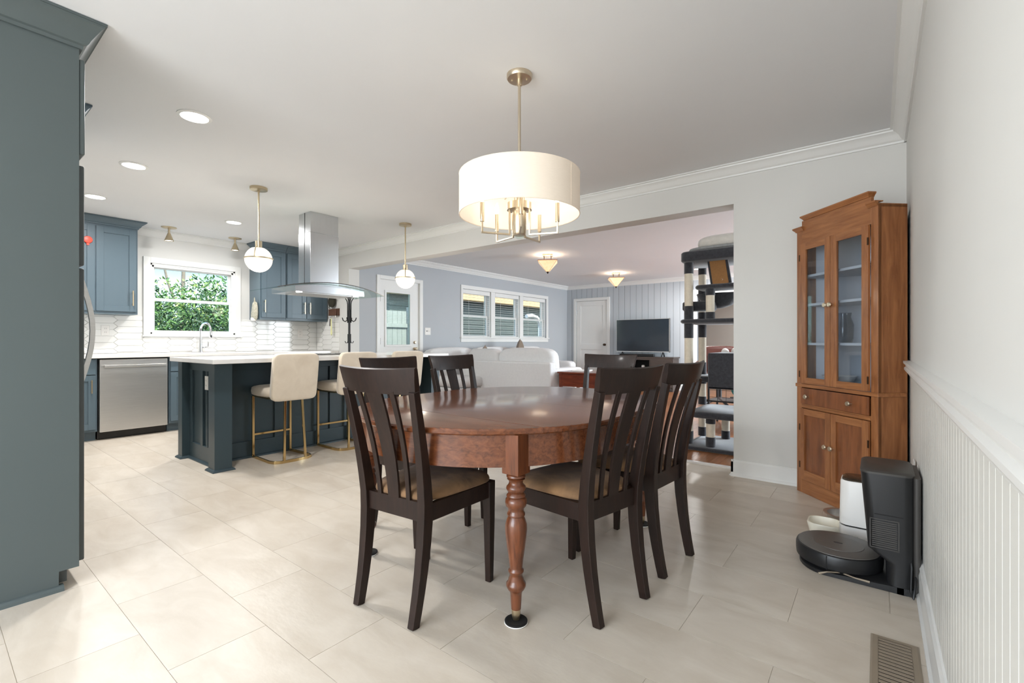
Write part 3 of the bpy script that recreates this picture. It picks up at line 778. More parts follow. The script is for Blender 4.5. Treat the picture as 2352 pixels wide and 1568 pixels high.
# --- bar stools
def make_stool(label, y):
    t = thing('bar_stool', label, 'bar stool', (-4.27, y, 0), group='cream bar stools at the island')
    # local +x away from island (towards backrest), y across
    seat = MB().sq((-.01, 0, .615), (.42, .44, .10), .45, 28, 10)
    obj('seat', seat, 'velvet', t, smooth=70)
    # rounded-rectangle back built as a soft slab
    rot = Matrix.Rotation(math.radians(8), 3, 'Y')
    bk = MB().sq((.225, 0, .745), (.062, .405, .415), .22, 28, 14, rot)
    obj('backrest', bk, 'velvet', t, smooth=70)
    obj('seat_rail', MB().bar([(-.20, -.17, .562), (.12, -.185, .562), (.19, -.15, .562), (.215, 0, .562), (.19, .15, .562), (.12, .185, .562), (-.20, .17, .562)], .012, .014, (0, 0, 1), loop=True), 'gold', t)
    base = [(-.212, -.17, .0125), (.13, -.18, .0125), (.19, -.165, .0125), (.22, -.12, .0125), (.232, 0, .0125), (.22, .12, .0125), (.19, .165, .0125), (.13, .18, .0125), (-.212, .17, .0125)]
    bb = MB(); bb.bar(base, .025, .012, (0, 0, 1))
    obj('base_frame', bb, 'gold', t, bev=.001)
    for s in (-1, 1): obj('leg', MB().bar([(-.203, s * .17, .012), (-.203, s * .17, .56)], .02, .02, (1, 0, 0)), 'gold', t, bev=.002)
    for s in (-1, 1): obj('leg', MB().bar([(.225, s * .095, .02), (.20, s * .075, .56)], .02, .014, (0, 1, 0)), 'gold', t, bev=.002)
    obj('footrest', MB().bar([(-.203, -.165, .21), (-.203, .165, .21)], .018, .018, (1, 0, 0)), 'gold', t, bev=.002)
    return t
st0 = make_stool('cream bar stool nearest the island end with the outlet', 2.065)
dup(st0, 'second cream bar stool from the island end with the outlet', (-4.27, 2.69, 0), 0)
dup(st0, 'cream bar stool at the far end of the island, mostly hidden by dining chairs', (-4.27, 3.305, 0), 0)

# --- refrigerator enclosure
FX = -2.73
en = thing('refrigerator_enclosure', 'tall grey-teal end panel with crown beside the refrigerator', 'cabinet', (-3.2, .1, 0))
P(obj('end_panel', MB().box(FX - .02, FX, YF + .005, .439, .08, CH - .004), 'panel', en), en)
P(obj('toe_base', MB().box(FX - .02, FX, YF + .005, .375, 0, .08), 'panel', en), en)
P(obj('shoe_moulding', MB().prof([(0, 0), (.02, 0), (.017, .012), (.008, .02), (0, .022)], (FX, YF + .005), (FX, .39), (1, 0)).box(FX - .02, FX, .375, .39, 0, .022), 'panel', en), en)
P(obj('overhead_box', MB().box(-3.66, FX - .02, YF + .005, .435, 1.84, CH - .004), 'panel', en), en)
P(obj('overhead_door', MB().box(-3.65, FX - .004, .439, .459, 1.42 + .45, 2.285), 'panel', en, bev=.006), en)
P(obj('far_panel', MB().box(-3.68, -3.66, YF + .005, .439, 0, CH - .004), 'panel', en), en)
cp = crown_pts(.115, .08)
mb = MB().loft([[(FX + o, YF + .01, z) for o, z in cp], [(FX + o, .439 + o, z) for o, z in cp]])
mb.loft([[(FX + o, .439 + o, z) for o, z in cp], [(-3.66, .439 + o, z) for o, z in cp]])
P(obj('crown', mb, 'panel', en, smooth=30), en)
fr = thing('refrigerator', 'stainless refrigerator with dark sides behind the tall end panel', 'refrigerator', (-3.2, .1, 0))
P(obj('body', MB().box(-3.645, -2.765, YF + .03, .405, .02, 1.83), 'fridgeside', fr), fr)
P(obj('freezer_door', MB().box(-3.645, -2.765, .409, .462, 1.39, 1.83), 'fridgeside', fr, bev=.006), fr)
P(obj('door', MB().box(-3.645, -2.765, .409, .462, .09, 1.378), 'fridgeside', fr, bev=.006), fr)
for hx in (-3.15,):
    hp = [(hx, .462, .84), (hx, .50, .855)] + [(hx, .515 + .042 * math.sin(PI * k / 10), .86 + .50 * k / 10) for k in range(11)] + [(hx, .50, 1.365), (hx, .462, 1.372)]
    P(obj('handle', MB().bar(hp, .022, .02, (1, 0, 0)), 'steel', fr, smooth=40), fr)
pn = thing('pantry_cabinet', 'tall cabinet beyond the refrigerator, only its crown tip showing', 'cabinet', (-4.0, .1, 0))
P(obj('carcass', MB().box(-4.4, -3.70, YF + .005, .54, 0, CH - .004), 'tealblue', pn), pn)
db = MB(); shaker(db, -4.39, -4.06, .12, 2.3, .54, .06, .02, 'y', 1); P(obj('door', db, 'tealblue', pn), pn)
db = MB(); shaker(db, -4.04, -3.71, .12, 2.3, .54, .06, .02, 'y', 1); P(obj('door', db, 'tealblue', pn), pn)
mb = MB().loft([[(-3.70 + o, .525, z) for o, z in cp], [(-3.70 + o, .56 + o, z) for o, z in cp]])
mb.loft([[(-3.70 + o, .56 + o, z) for o, z in cp], [(-4.4, .56 + o, z) for o, z in cp]])
P(obj('crown', mb, 'tealblue', pn, smooth=30), pn)

# ================================================================== lamps
def recessed(label, x, y, e=14, seen=True):
    t = thing('recessed_light', label, 'ceiling light', (x, y, CH), group='recessed ceiling lights')
    obj('trim_ring', MB().loft([[(r * math.cos(a), r * math.sin(a), z) for a in [2 * PI * k / 32 for k in range(32)]] for r, z in ((.092, 0), (.092, -.004), (.074, -.008), (.072, 0))], loop=True), 'trim', t, smooth=40)
    obj('lens', MB().lathe([(.073, -.0005), (.073, -.004), (.06, -.006)], n=28), 'led', t, smooth=30)
    l = lamp('recessed_lamp', 'AREA', (x, y, CH - .012), e * 1.08, (1, .99, .98), (0, 0, 0), shape='DISK', size=.14)
    return t
recessed('recessed ceiling light nearest the tall end panel', -3.311, 1.06)
recessed('second recessed ceiling light, left of the pendants', -4.606, 1.06)
recessed('recessed ceiling light beside the end panel edge, over the dishwasher', -5.88, 1.06)
recessed('small-looking recessed ceiling light between pendant and sink window', -5.884, 2.28)

recessed('bright recessed ceiling light behind the cat tree post', -2.69, 9.19, 24)
recessed('added unseen recessed light in the living room above the rack', -1.2, 7.0, 20)  # unseen downlight added to lift the living room brightness
recessed('added unseen recessed light in the room beyond the television wall', -2.0, 12.2, 22)  # added out of sight so the next room reads as lit

# chandelier
c0 = (-1.465, 1.935)
chd = thing('chandelier', 'drum shade chandelier with five candle arms over the dining table', 'chandelier', (*c0, CH))
obj('canopy', MB().lathe([(.066, 0), (.066, -.018), (.062, -.024), (.014, -.026), (.014, -.055), (.010, -.058)], n=32), 'nickel', chd, smooth=40)
for s in (-1, 1): obj('canopy_screw', MB().lathe([(.005, -.024), (.005, -.03), (.003, -.032)], (s * .033, s * .02, 0), 10), 'nickel', chd)
obj('stem', MB().lathe([(.0075, -.05), (.0075, -.70)], n=12), 'nickel', chd, smooth=40)
zt, zb = 1.914 - CH, 1.710 - CH
def ringz(r, z, n=64): return [(r * math.cos(2 * PI * k / n), r * math.sin(2 * PI * k / n), z) for k in range(n)]
sh = obj('shade', MB().loft([ringz(.312, zb), ringz(.312, zt)], cap=False), 'linen', chd, smooth=60)
obj('shade_lining', MB().loft([ringz(.309, zb + .001), ringz(.309, zt - .001)], cap=False), 'linenin', sh, smooth=60)
obj('shade_seam', MB().box(-.004, .004, .3125, .3135, zb, zt).xf(Matrix.Rotation(math.radians(-128 + 38), 4, 'Z')), 'linen', sh)
obj('shade_rim', MB().tube(ringz(.311, zb, 48), .0028, 6, True), 'linen', sh)
obj('shade_rim', MB().tube(ringz(.311, zt, 48), .0028, 6, True), 'linen', sh)
sp = MB()
for k in range(3):
    a = 2 * PI * k / 3 + .4
    sp.tube([(0, 0, zt - .03), (.31 * math.cos(a), .31 * math.sin(a), zt - .03)], .003, 6)
obj('spider', sp, 'nickel', chd)
hz = 1.754 - CH
obj('hub', MB().lathe([(.03, 1.86 - CH), (.03, hz + .018), (.065, hz + .018), (.065, hz - .018), (.036, hz - .02), (.036, 1.615 - CH), (.028, 1.605 - CH)], n=32), 'nickel', chd, smooth=40)
obj('finial_bulb', MB().sq((0, 0, 1.603 - CH), (.05, .05, .03), 1), 'glass', chd, smooth=60)
camdir = math.atan2(-c0[1], -c0[0])
for k in range(5):
    a = camdir + 2 * PI * k / 5 + .04
    def pt(r, z): return (r * math.cos(a), r * math.sin(a), z - CH)
    sd = (-math.sin(a), math.cos(a), 0)
    arm = obj('arm', MB().bar([pt(.054, 1.74), pt(.054, 1.607)], .009, .009, sd).bar([pt(.05, 1.607), pt(.205, 1.607)], .009, .009, sd).bar([pt(.2005, 1.604), pt(.2005, 1.665)], .009, .009, sd), 'nickel', chd, bev=.001)
    obj('candle_sleeve', MB().lathe([(.0105, 1.662 - CH), (.0105, 1.758 - CH)], (.2005 * math.cos(a), .2005 * math.sin(a), 0), 14), 'nickel', arm, smooth=40)
    obj('candle_bulb', MB().lathe([(.006, 0), (.011, .014), (.0125, .026), (.009, .046), (.003, .062)], (.2005 * math.cos(a), .2005 * math.sin(a), 1.758 - CH), 14), 'bulb', arm, smooth=60)
    lamp('candle_lamp', 'POINT', (c0[0] + .2005 * math.cos(a), c0[1] + .2005 * math.sin(a), 1.835), .11, (1, .92, .82), shadow_soft_size=.05)

# globe pendants
def pendant(label, x, y):
    t = thing('globe_pendant', label, 'pendant light', (x, y, CH), group='globe pendants over the island')
    obj('canopy', MB().lathe([(.072, 0), (.072, -.022), (.066, -.024), (.012, -.025), (.012, -.04)], n=28), 'brass', t, smooth=40)
    zc = 1.793 - CH
    obj('stem', MB().lathe([(.0075, -.03), (.0075, zc + .15)], n=12), 'brass', t, smooth=40)
    obj('socket_cup', MB().lathe([(.028, zc + .165), (.028, zc + .105), (.046, zc + .098), (.046, zc + .088)], n=24), 'brass', t, smooth=40)
    R = .113
    prof = [(max(.001, R * math.sin(PI * k / 20)), zc - R * math.cos(PI * k / 20)) for k in range(0, 18)]
    obj('globe', MB().lathe(prof, n=32), 'globe', t, smooth=80)
    obj('equator_ring', MB().bar([(*(.117 * math.cos(2 * PI * k / 40), .117 * math.sin(2 * PI * k / 40)), zc + .008) for k in range(40)], .010, .005, (0, 0, 1), loop=True), 'brass', t, smooth=40)
    for s in (0, PI):
        aa = s + math.radians(140)
        obj('side_arm', MB().bar([(.117 * math.cos(b) * math.cos(aa), .117 * math.cos(b) * math.sin(aa), zc + .008 + .117 * math.sin(b)) for b in [1.2 * k / 10 for k in range(11)]], .008, .004, (-math.sin(aa), math.cos(aa), 0)), 'brass', t)
    lamp('pendant_lamp', 'POINT', (x, y, CH + zc - .16), 5, (1, .9, .76), shadow_soft_size=.1)
    return t
pendant('brass globe pendant nearer the camera over the island', -4.39, 1.907)
pendant('brass globe pendant over the far end of the island', -4.38, 3.559)

# small cone spotlights over the sink
def cone(label, x, y):
    t = thing('cone_spotlight', label, 'ceiling light', (x, y, CH), group='cone spotlights over the sink')
    obj('canopy', MB().lathe([(.078, 0), (.078, -.006), (.074, -.009)], n=28), 'brass', t, smooth=40)
    obj('neck', MB().lathe([(.011, -.009), (.011, -.075)], n=12), 'brass', t, smooth=40)
    obj('cone_shade', MB().loft([ringz(.014, -.07, 28), ringz(.05, -.165, 28), ringz(.046, -.165, 28), ringz(.012, -.075, 28)], cap=False, loop=True), 'brass', t, smooth=40)
    obj('lens', MB().lathe([(.04, -.155), (.04, -.158)], n=20), 'led', t)
    lamp('cone_lamp', 'SPOT', (x, y, CH - .17), 5, (1, .95, .88), (0, 0, 0), shadow_soft_size=.03, spot_size=math.radians(110), spot_blend=.5)
    return t
cone('brass cone spotlight above the left half of the sink window', -6.774, 1.9)
cone('brass cone spotlight above the right half of the sink window', -6.789, 2.646)

# living room semi-flush amber glass lights
def flush(label, x, y):
    t = thing('semi_flush_light', label, 'ceiling light', (x, y, CH), rz=.55, group='amber glass ceiling lights')
    obj('canopy', MB().box(-.08, .08, -.08, .08, -.022, 0), 'brass', t, bev=.006)
    for sx in (-1, 1):
        for sy in (-1, 1): obj('rod', MB().bar([(sx * .055, sy * .055, -.02), (sx * .055, sy * .055, -.11)], .008, .008), 'bronze', t)
    n = 4
    def sqr(h, z): return [(h, h, z), (-h, h, z), (-h, -h, z), (h, -h, z)]
    for k in range(4):
        a, b, cc, d = sqr(.15, -.105)[k], sqr(.15, -.105)[(k + 1) % 4], sqr(.02, -.27)[(k + 1) % 4], sqr(.02, -.27)[k]
        A, B, C, D = map(Vector, (a, b, cc, d))
        nn = (B - A).cross(D - A); nn.normalize(); nn *= -.004
        g = obj('glass_panel', MB().loft([[tuple(A), tuple(B), tuple(C), tuple(D)], [tuple(A + nn), tuple(B + nn), tuple(C + nn), tuple(D + nn)]]), 'tiff', t)
        lead = MB()
        m1 = A.lerp(D, .16); m2 = B.lerp(C, .16)
        lead.tube([A, B], .005, 5).tube([A, D], .0045, 5).tube([m1, m2], .0035, 5).tube([A.lerp(B, .35), A.lerp(B, .5).lerp((C + D) / 2, .75)], .003, 5).tube([A.lerp(B, .65), A.lerp(B, .5).lerp((C + D) / 2, .75)], .003, 5)
        obj('leading', lead, 'tiffrim', g)
    obj('finial', MB().lathe([(.026, -.262), (.026, -.274), (.012, -.282), (.014, -.292), (.004, -.302)], n=14), 'bronze', t, smooth=40)
    lamp('flush_lamp', 'POINT', (x, y, CH - .07), 4, (1, .9, .78), shadow_soft_size=.12)
    return t
flush('amber glass ceiling light nearer the dining room', -4.15, 6.231)
flush('amber glass ceiling light nearer the television wall', -4.169, 8.751)

# ================================================================== dining table
TC = (-1.53, 1.985); TR, TS, TZ = .665, .185, .737
tb = thing('dining_table', 'oval red walnut dining table with turned legs', 'dining table', (*TC, 0))
def stad(r, s, n=72):
    out = []
    for k in range(n):
        a = 2 * PI * (k + .5) / n
        out.append((r * math.cos(a), r * math.sin(a) + (s if math.sin(a) > 0 else -s)))
    return out
full = stad(TR, TS, 120)
cuts = [-.86, 1.437 - TC[1], 2.0 - TC[1], 2.33 - TC[1], .86]
for i in range(4):
    a, b = cuts[i] + (.0006 if i else 0), cuts[i + 1] - .0006
    def band(poly): return clip(clip(poly, 1, a, 1), 1, b, -1)
    inset = stad(TR - .006, TS, 120)
    p0 = band(full); 
    mbx = MB()
    # rounded edge: three stacked outlines with matching clip
    def sc(poly, d):
        res = []
        for x, y in poly:
            yy = y - (TS if y > TS else -TS if y < -TS else y)
            L = math.hypot(x, yy) or 1
            k = (L - d) / L
            onseam = abs(y - a) < 1e-6 or abs(y - b) < 1e-6
            res.append((x * k, y if onseam else (y - yy) + yy * k))
        return res
    mbx.loft([[(x, y, TZ - .026) for x, y in sc(p0, .010)], [(x, y, TZ - .020) for x, y in sc(p0, .002)], [(x, y, TZ - .008) for x, y in p0], [(x, y, TZ - .002) for x, y in sc(p0, .003)], [(x, y, TZ) for x, y in sc(p0, .009)]])
    obj('tabletop_board', mbx, 'walnut', tb, smooth=35)
outer = stad(.63, TS); inner = stad(.606, TS)
ap = MB()
for z0, z1 in ((.587, .711),):
    ap.loft([[(x, y, z0) for x, y in outer], [(x, y, z1) for x, y in outer], [(x, y, z1) for x, y in inner], [(x, y, z0) for x, y in inner]], loop=True)
obj('apron', ap, 'walnut', tb, smooth=40)
lp = [(.029, .562), (.036, .556), (.036, .549), (.027, .545), (.034, .541), (.027, .536), (.026, .525), (.030, .519), (.036, .513), (.037, .504), (.033, .497), (.028, .490), (.036, .481), (.036, .477),
      (.031, .474), (.039, .466), (.041, .453), (.038, .440), (.030, .432), (.029, .420), (.034, .413), (.034, .406), (.029, .402), (.035, .390), (.0405, .372), (.0415, .352), (.039, .325), (.034, .285),
      (.028, .245), (.0245, .212), (.0245, .204), (.029, .200), (.029, .193), (.025, .189), (.024, .178), (.029, .166), (.029, .160), (.037, .150), (.037, .140), (.031, .128), (.0235, .120), (.0215, .108),
      (.020, .075), (.0185, .054)]
lp = [(r, z) for r, z in lp]
for sx in (-1, 1):
    for sy in (-1, 1):
        cx, cy = sx * .462, sy * .595
        ang = math.atan2(sy * .415, sx * .47)
        L = obj('leg', MB().lathe(lp, (0, 0, 0), 28), 'walnuty', tb, smooth=50, loc=(cx, cy, 0))
        q = MB().box(-.038, .038, -.038, .038, .562, .712)
        obj('leg_block', q, 'walnuty', L, bev=.002)
        obj('ferrule', MB().lathe([(.0175, .055), (.0165, .03), (.012, .014)], n=16), 'brass', L, smooth=40)
        obj('caster_cup', MB().lathe([(.041, .0005), (.043, .005), (.043, .010), (.036, .012), (.030, .010)], n=28), 'blackmatte', L, smooth=40)
        obj('cup_rim', MB().tube([(.042 * math.cos(2 * PI * k / 28), .042 * math.sin(2 * PI * k / 28), .0035) for k in range(28)], .0025, 5, True), 'whiteplastic', L)

# ================================================================== dining chairs
def lerp3(pts, t):
    for (t0, p0), (t1, p1) in zip(pts, pts[1:]):
        if t <= t1:
            k = (t - t0) / (t1 - t0); k = k * k * (3 - 2 * k) * .5 + k * .5
            return tuple(a + (b - a) * k for a, b in zip(p0, p1))
    return pts[-1][1]
def backy(z):           # side profile of the rear posts
    if z < .42: k = (.42 - z) / .42; return -.165 - .055 * k ** 1.8
    k = (z - .42) / .535; return -.165 - .105 * k ** 1.35
def backx(z):
    if z < .42: return .150 + .008 * (z / .42)
    return .158 + .027 * ((z - .42) / .535)
def make_chair(label, loc, rz):
    t = thing('dining_chair', label, 'chair', (*loc, 0), rz, group='espresso dining chairs around the table')
    for s in (-1, 1):
        zs = [.0, .05, .12, .2, .3, .38, .45, .52, .6, .68, .76, .84, .875]
        pts = [(s * backx(z), backy(z), z) for z in zs]
        d = [.036, .038, .040, .043, .047, .05, .048, .045, .041, .038, .035, .032, .03]
        w = [.030, .031, .033, .035, .037, .038, .037, .036, .034, .032, .031, .030, .03]
        obj('back_leg', MB().bar(pts, w, d, (1, 0, 0)), 'espresso', t, bev=.003)
    for s in (-1, 1):
        obj('front_leg', MB().bar([(s * .186, .212, 0), (s * .188, .208, .25), (s * .188, .205, .445)], [.027, .036, .042], [.027, .036, .042], (1, 0, 0)), 'espresso', t, bev=.003)
    # crest rail: bowed slab
    cr = MB(); rings = []
    for i in range(15):
        u = -1 + 2 * i / 14
        bow = -.028 * (1 - u * u) + .006
        ring = []
        for (z, o) in ((.862, -.011), (.91, -.0115), (.952, -.008), (.957, 0), (.952, .008), (.91, .0115), (.862, .011)):
            hw = .190 + .016 * (z - .862) / .095
            lift = .006 * u * u * (1 if z > .9 else 0)
            ring.append((u * hw, backy(z) + bow + o, z + lift))
        rings.append(ring)
    cr.loft(rings)
    obj('crest_rail', cr, 'espresso', t, smooth=40)
    # slats
    def slat(x0, x1, w0, w1):
        pts, ws = [], []
        for i in range(9):
            k = i / 8; z = .44 + .435 * k
            xx = x0 + (x1 - x0) * k
            y = backy(z) - .022 * (1 - (xx / .21) ** 2) * k - .004 + .016 * math.sin(PI * k) * .6
            pts.append((xx, y, z)); ws.append(w0 + (w1 - w0) * k)
        return MB().bar(pts, ws, .011, (1, 0, 0))
    obj('center_splat', slat(0, 0, .060, .082), 'espresso', t, bev=.002)
    for s in (-1, 1): obj('slat', slat(s * .078, s * .092, .021, .025), 'espresso', t, bev=.002)
    obj('back_rail', MB().box(-.145, .145, -.176, -.152, .375, .448), 'espresso', t, bev=.002)
    for s in (-1, 1): obj('side_rail', MB().bar([(s * .160, -.15, .408), (s * .190, .20, .408)], .022, .068, (1, 0, 0)), 'espresso', t, bev=.002)
    obj('front_rail', MB().box(-.175, .175, .195, .217, .374, .442), 'espresso', t, bev=.002)
    # seat cushion
    cu = MB(); rings = []
    def outline(k, z):
        pts = []
        n = 40
        for j in range(n):
            a = 2 * PI * j / n
            cx_, sy_ = math.cos(a), math.sin(a)
            x = math.copysign(abs(cx_) ** .42, cx_); y = math.copysign(abs(sy_) ** .42, sy_)
            hw = .162 + .055 * (y + 1) / 2
            pts.append((x * hw * k, .038 + y * .205 * k, z))
        return pts
    for k, z in ((.93, .440), (.99, .446), (1.0, .455), (.985, .466), (.93, .476), (.8, .484), (.55, .490), (.25, .492)): rings.append(outline(k, z))
    cu.loft(rings)
    obj('seat_cushion', cu, 'suede', t, smooth=60)
    return t
ch0 = make_chair('dining chair with its back to the camera at the near left of the table', (-1.513, 1.332), math.radians(5.5))
for lab, (x, y), a in (
    ('dining chair at the near right of the table, beside the front turned leg', (-.997, 1.745), 79),
    ('second dining chair on the right side, nearer the cat tree', (-.96, 2.228), 85),
    ('dining chair on the left side nearest the bar stools', (-2.06, 1.765), -90),
    ('dining chair on the left side nearest the white sofa', (-2.06, 2.285), -91),
    ('dining chair at the far end of the table facing the camera', (-1.54, 2.88), 181)):
    dup(ch0, lab, (x, y, 0), math.radians(a))

# ================================================================== corner china cabinet
ux, uy = .6849, -.7287
hc = thing('corner_cabinet', 'tall cherry corner china cabinet with glazed doors', 'cabinet', (-.448, 3.862, 0), math.atan2(uy, ux))
CW = .6615
plan = [(0, 0), (CW, 0), (CW, .18), (.345, .485), (.30, .485), (0, .135)]
lower = MB()
T = .02
# carcass: sides, backs and floors (kept open behind the glass)
def slabp(p, q, z0, z1, th=.018):
    a, b = Vector((*p, 0)), Vector((*q, 0)); d = (b - a).normalized(); n = Vector((-d.y, d.x, 0)) * th
    return [(a.x, a.y), (b.x, b.y), (b.x + n.x, b.y + n.y), (a.x + n.x, a.y + n.y)]
side_r = obj('side_panel', MB().prism(slabp((CW, 0), (CW, .18), 0, 1), 0, 1.845), 'cherry', hc)
side_l = obj('side_panel', MB().prism(slabp((0, .135), (0, 0), 0, 1), 0, 1.845), 'cherry', hc)
obj('back_panel', MB().prism(slabp((CW, .18), (.345, .485), 0, 1), 0, 1.84), 'cabin', hc)
obj('back_panel', MB().prism(slabp((.30, .485), (0, .135), 0, 1), 0, 1.84), 'cabin', hc)
ins = [(.02, .02), (CW - .02, .02), (CW - .02, .17), (.345, .46), (.30, .46), (.02, .12)]
obj('top_board', MB().prism([(0, 0), (CW, 0), (CW, .18), (.345, .485), (.30, .485), (0, .135)], 1.825, 1.84), 'cherryh', hc)
for z in (.735, 1.03, 1.30, 1.50): obj('shelf', MB().prism(ins, z, z + .016), 'cabin', hc)
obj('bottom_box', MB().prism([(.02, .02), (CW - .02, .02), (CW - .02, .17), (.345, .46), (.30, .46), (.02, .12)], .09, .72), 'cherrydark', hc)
# face frame
def F(name, a, b, c, d, y0, y1, m='cherry', bev=.0015, par=None): return obj(name, MB().box(a, b, y0, y1, c, d), m, par or hc, bev=bev)
F('stile', 0, .048, 0, 1.845, -.002, .02); F('stile', CW - .048, CW, 0, 1.845, -.002, .02)
F('frieze_board', .048, CW - .048, 1.735, 1.895, -.0015, .018, 'cherryh')
F('rail', .048, CW - .048, .612, .622, -.002, .02, 'cherryh'); F('rail', .048, CW - .048, .595, .612, -.006, .02, 'cherryh')
F('plinth', .048, CW - .048, 0, .098, -.0015, .02, 'cherryh')
# cornices
CP = [(0, -.03), (.006, -.03), (.010, -.022), (.022, -.008), (.022, 0), (0, 0)]
def cornice(u0, u1, z, rl, rr, dep):
    mb = MB().loft([[(u0 - o * rl, -o, z + zz) for o, zz in CP], [(u1 + o * rr, -o, z + zz) for o, zz in CP]])
    if rr: mb.loft([[(u1 + o, -o, z + zz) for o, zz in CP], [(u1 + o, dep, z + zz) for o, zz in CP]])
    if rl: mb.loft([[(u0 - o, -o, z + zz) for o, zz in CP], [(u0 - o, dep, z + zz) for o, zz in CP]])
    mb.box(u0, u1, 0, dep, z - .006, z)
    return obj('cornice', mb, 'cherryh', hc)
cornice(.075, .595, 1.925, 1, 1, .03)
cornice(0, .07, 1.855, 1, 0, .10)
cornice(.595, CW, 1.860, 0, 0, .03)
obj('pediment_board', MB().box(.075, .595, 0, .018, 1.83, 1.92), 'cherryh', hc)
# waist moulding
obj('waist_moulding', MB().box(-.006, CW + .006, -.010, .02, .738, .762).box(CW, CW + .008, -.010, .17, .738, .762), 'cherryh', hc, bev=.003)
def knob(par, u, z, y=-.02):
    return obj('knob', MB().lathe([(.006, 0), (.006, .012), (.014, .018), (.016, .024), (.012, .03)], n=14).xf(Matrix.Translation((u, y, z)) @ Matrix.Rotation(PI / 2, 4, 'X')), 'nickel', par, smooth=40)
# glazed doors
for (a, b, g0, g1, ku) in ((.050, .324, .107, .279, .306), (.328, .612, .377, .567, .346)):
    z0, z1 = .765, 1.732
    y0, y1 = -.020, -.003
    dm = MB().box(a, g0, y0, y1, z0, z1).box(g1, b, y0, y1, z0, z1)
    d = obj('glazed_door', dm, 'cherry', hc, bev=.0015)
    for ra, rb_ in ((z0, .807), (1.685, z1)): obj('door_rail', MB().box(g0, g1, y0, y1, ra, rb_), 'cherryh', d, bev=.0015)
    obj('pane', MB().box(g0 - .003, g1 + .003, -.010, -.007, .804, 1.688), 'hutchglass', d)
    knob(d, ku, 1.29)
    hu = a + .0 if a < .2 else b
    for hz_ in (1.636, .83): obj('hinge', MB().box(hu - .004, hu + .004, -.0225, -.018, hz_ - .022, hz_ + .022), 'bronze', d)
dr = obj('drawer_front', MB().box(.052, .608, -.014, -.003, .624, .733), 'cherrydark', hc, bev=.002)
knob(dr, .125, .677, -.014); knob(dr, .485, .677, -.014)
for (a, b, g0, g1, ku) in ((.050, .324, .090, .280, .300), (.328, .612, .369, .566, .350)):
    z0, z1 = .10, .592; y0, y1 = -.018, -.003
    d = obj('lower_door', MB().box(a, g0, y0, y1, z0, z1).box(g1, b, y0, y1, z0, z1), 'cherry', hc, bev=.0015)
    for ra, rb_ in ((z0, .167), (.548, z1)): obj('door_rail', MB().box(g0, g1, y0, y1, ra, rb_), 'cherryh', d, bev=.0015)
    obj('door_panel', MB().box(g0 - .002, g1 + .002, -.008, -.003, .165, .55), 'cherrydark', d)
    knob(d, ku, .372, -.018)
    hu = a if a < .2 else b
    for hz_ in (.46, .2): obj('hinge', MB().box(hu - .004, hu + .004, -.0205, -.016, hz_ - .022, hz_ + .022), 'bronze', d)
# things inside, faintly seen through the panes
def inside(name, label, u, v, z, prof, m, cat):
    p = hc.matrix_world if False else None
    c, s = math.cos(hc.rotation_euler.z), math.sin(hc.rotation_euler.z)
    o = obj(name, MB().lathe(prof, n=24), m, None, smooth=50, loc=(hc.location.x + c * u - s * v, hc.location.y + s * u + c * v, z))
    return tag(o, label, cat)
inside('glass_pitcher', 'clear glass pitcher on the shelf behind the left cabinet pane', .22, .16, 1.046, [(.05, 0), (.06, .03), (.062, .12), (.045, .17), (.05, .2), (.047, .2), (.042, .17), (.058, .12), (.055, .03), (.04, .006)], 'hutchglass', 'pitcher')
inside('glass_vase', 'clear glass vase on the top shelf behind the right cabinet pane', .45, .16, 1.516, [(.035, 0), (.045, .05), (.04, .13), (.05, .17), (.047, .17), (.036, .13), (.04, .05), (.03, .006)], 'hutchglass', 'vase')
inside('serving_bowl', 'pale bowl on the low shelf behind the left cabinet pane', .2, .15, .751, [(.04, 0), (.075, .03), (.1, .075), (.096, .075), (.07, .034), (.03, .008)], 'whiteplastic', 'bowl')

# ================================================================== by the beadboard wall
# robot vacuum dock
dk = thing('charging_dock', 'black robot vacuum emptying dock against the beadboard wall', 'dock', (.03, 2.68, 0))
tw_ = MB(); rings = []
def rr(x0, x1, y0, y1, r, z, n=5):
    pts = []
    for cx_, cy_, a0 in ((x1 - r, y1 - r, 0), (x0 + r, y1 - r, PI / 2), (x0 + r, y0 + r, PI), (x1 - r, y0 + r, 1.5 * PI)):
        for k in range(n + 1):
            a = a0 + PI / 2 * k / n; pts.append((cx_ + r * math.cos(a), cy_ + r * math.sin(a), z))
    return pts
for z, xa in ((.0, .0), (.12, .0), (.165, -.062), (.49, -.088)):
    rings.append(rr(xa - .03 + .03, .092, -.152, .152, .035, z))
tw_.loft(rings)
obj('tower', tw_, 'black', dk, smooth=40)
obj('lid', MB().loft([rr(-.09, .094, -.154, .154, .037, .489), rr(-.09, .094, -.154, .154, .037, .497), rr(-.08, .085, -.145, .145, .03, .503)]), 'greyplastic', dk, smooth=40)
obj('back_shell', MB().loft([rr(.088, .112, -.14, .14, .011, .0), rr(.088, .112, -.14, .14, .011, .488)]), 'greyplastic', dk, smooth=40)
vm = MB()
for k in range(13): vm.box(-.048, .035, -.1545, -.152, .185 + k * .0085, .190 + k * .0085)
g = obj('vent_grille', vm, 'greyplastic', dk)
obj('grille_frame', MB().box(-.056, -.052, -.1545, -.152, .178, .30).box(.039, .043, -.1545, -.152, .178, .30).box(-.056, .043, -.1545, -.152, .176, .180).box(-.056, .043, -.1545, -.152, .298, .302), 'greyplastic', dk)
obj('lid_seam', MB().box(-.040, .055, -.1528, -.1515, .318, .322), 'blackmatte', dk)
rp = MB()
for z, k in ((.0, 1), (.018, 1), (.024, .96)):
    pass
pl = [(-.35 + .12 - .12 * math.cos(a) * 1.0, .152 * math.sin(a)) for a in [PI / 2 - PI * k / 16 for k in range(17)]]
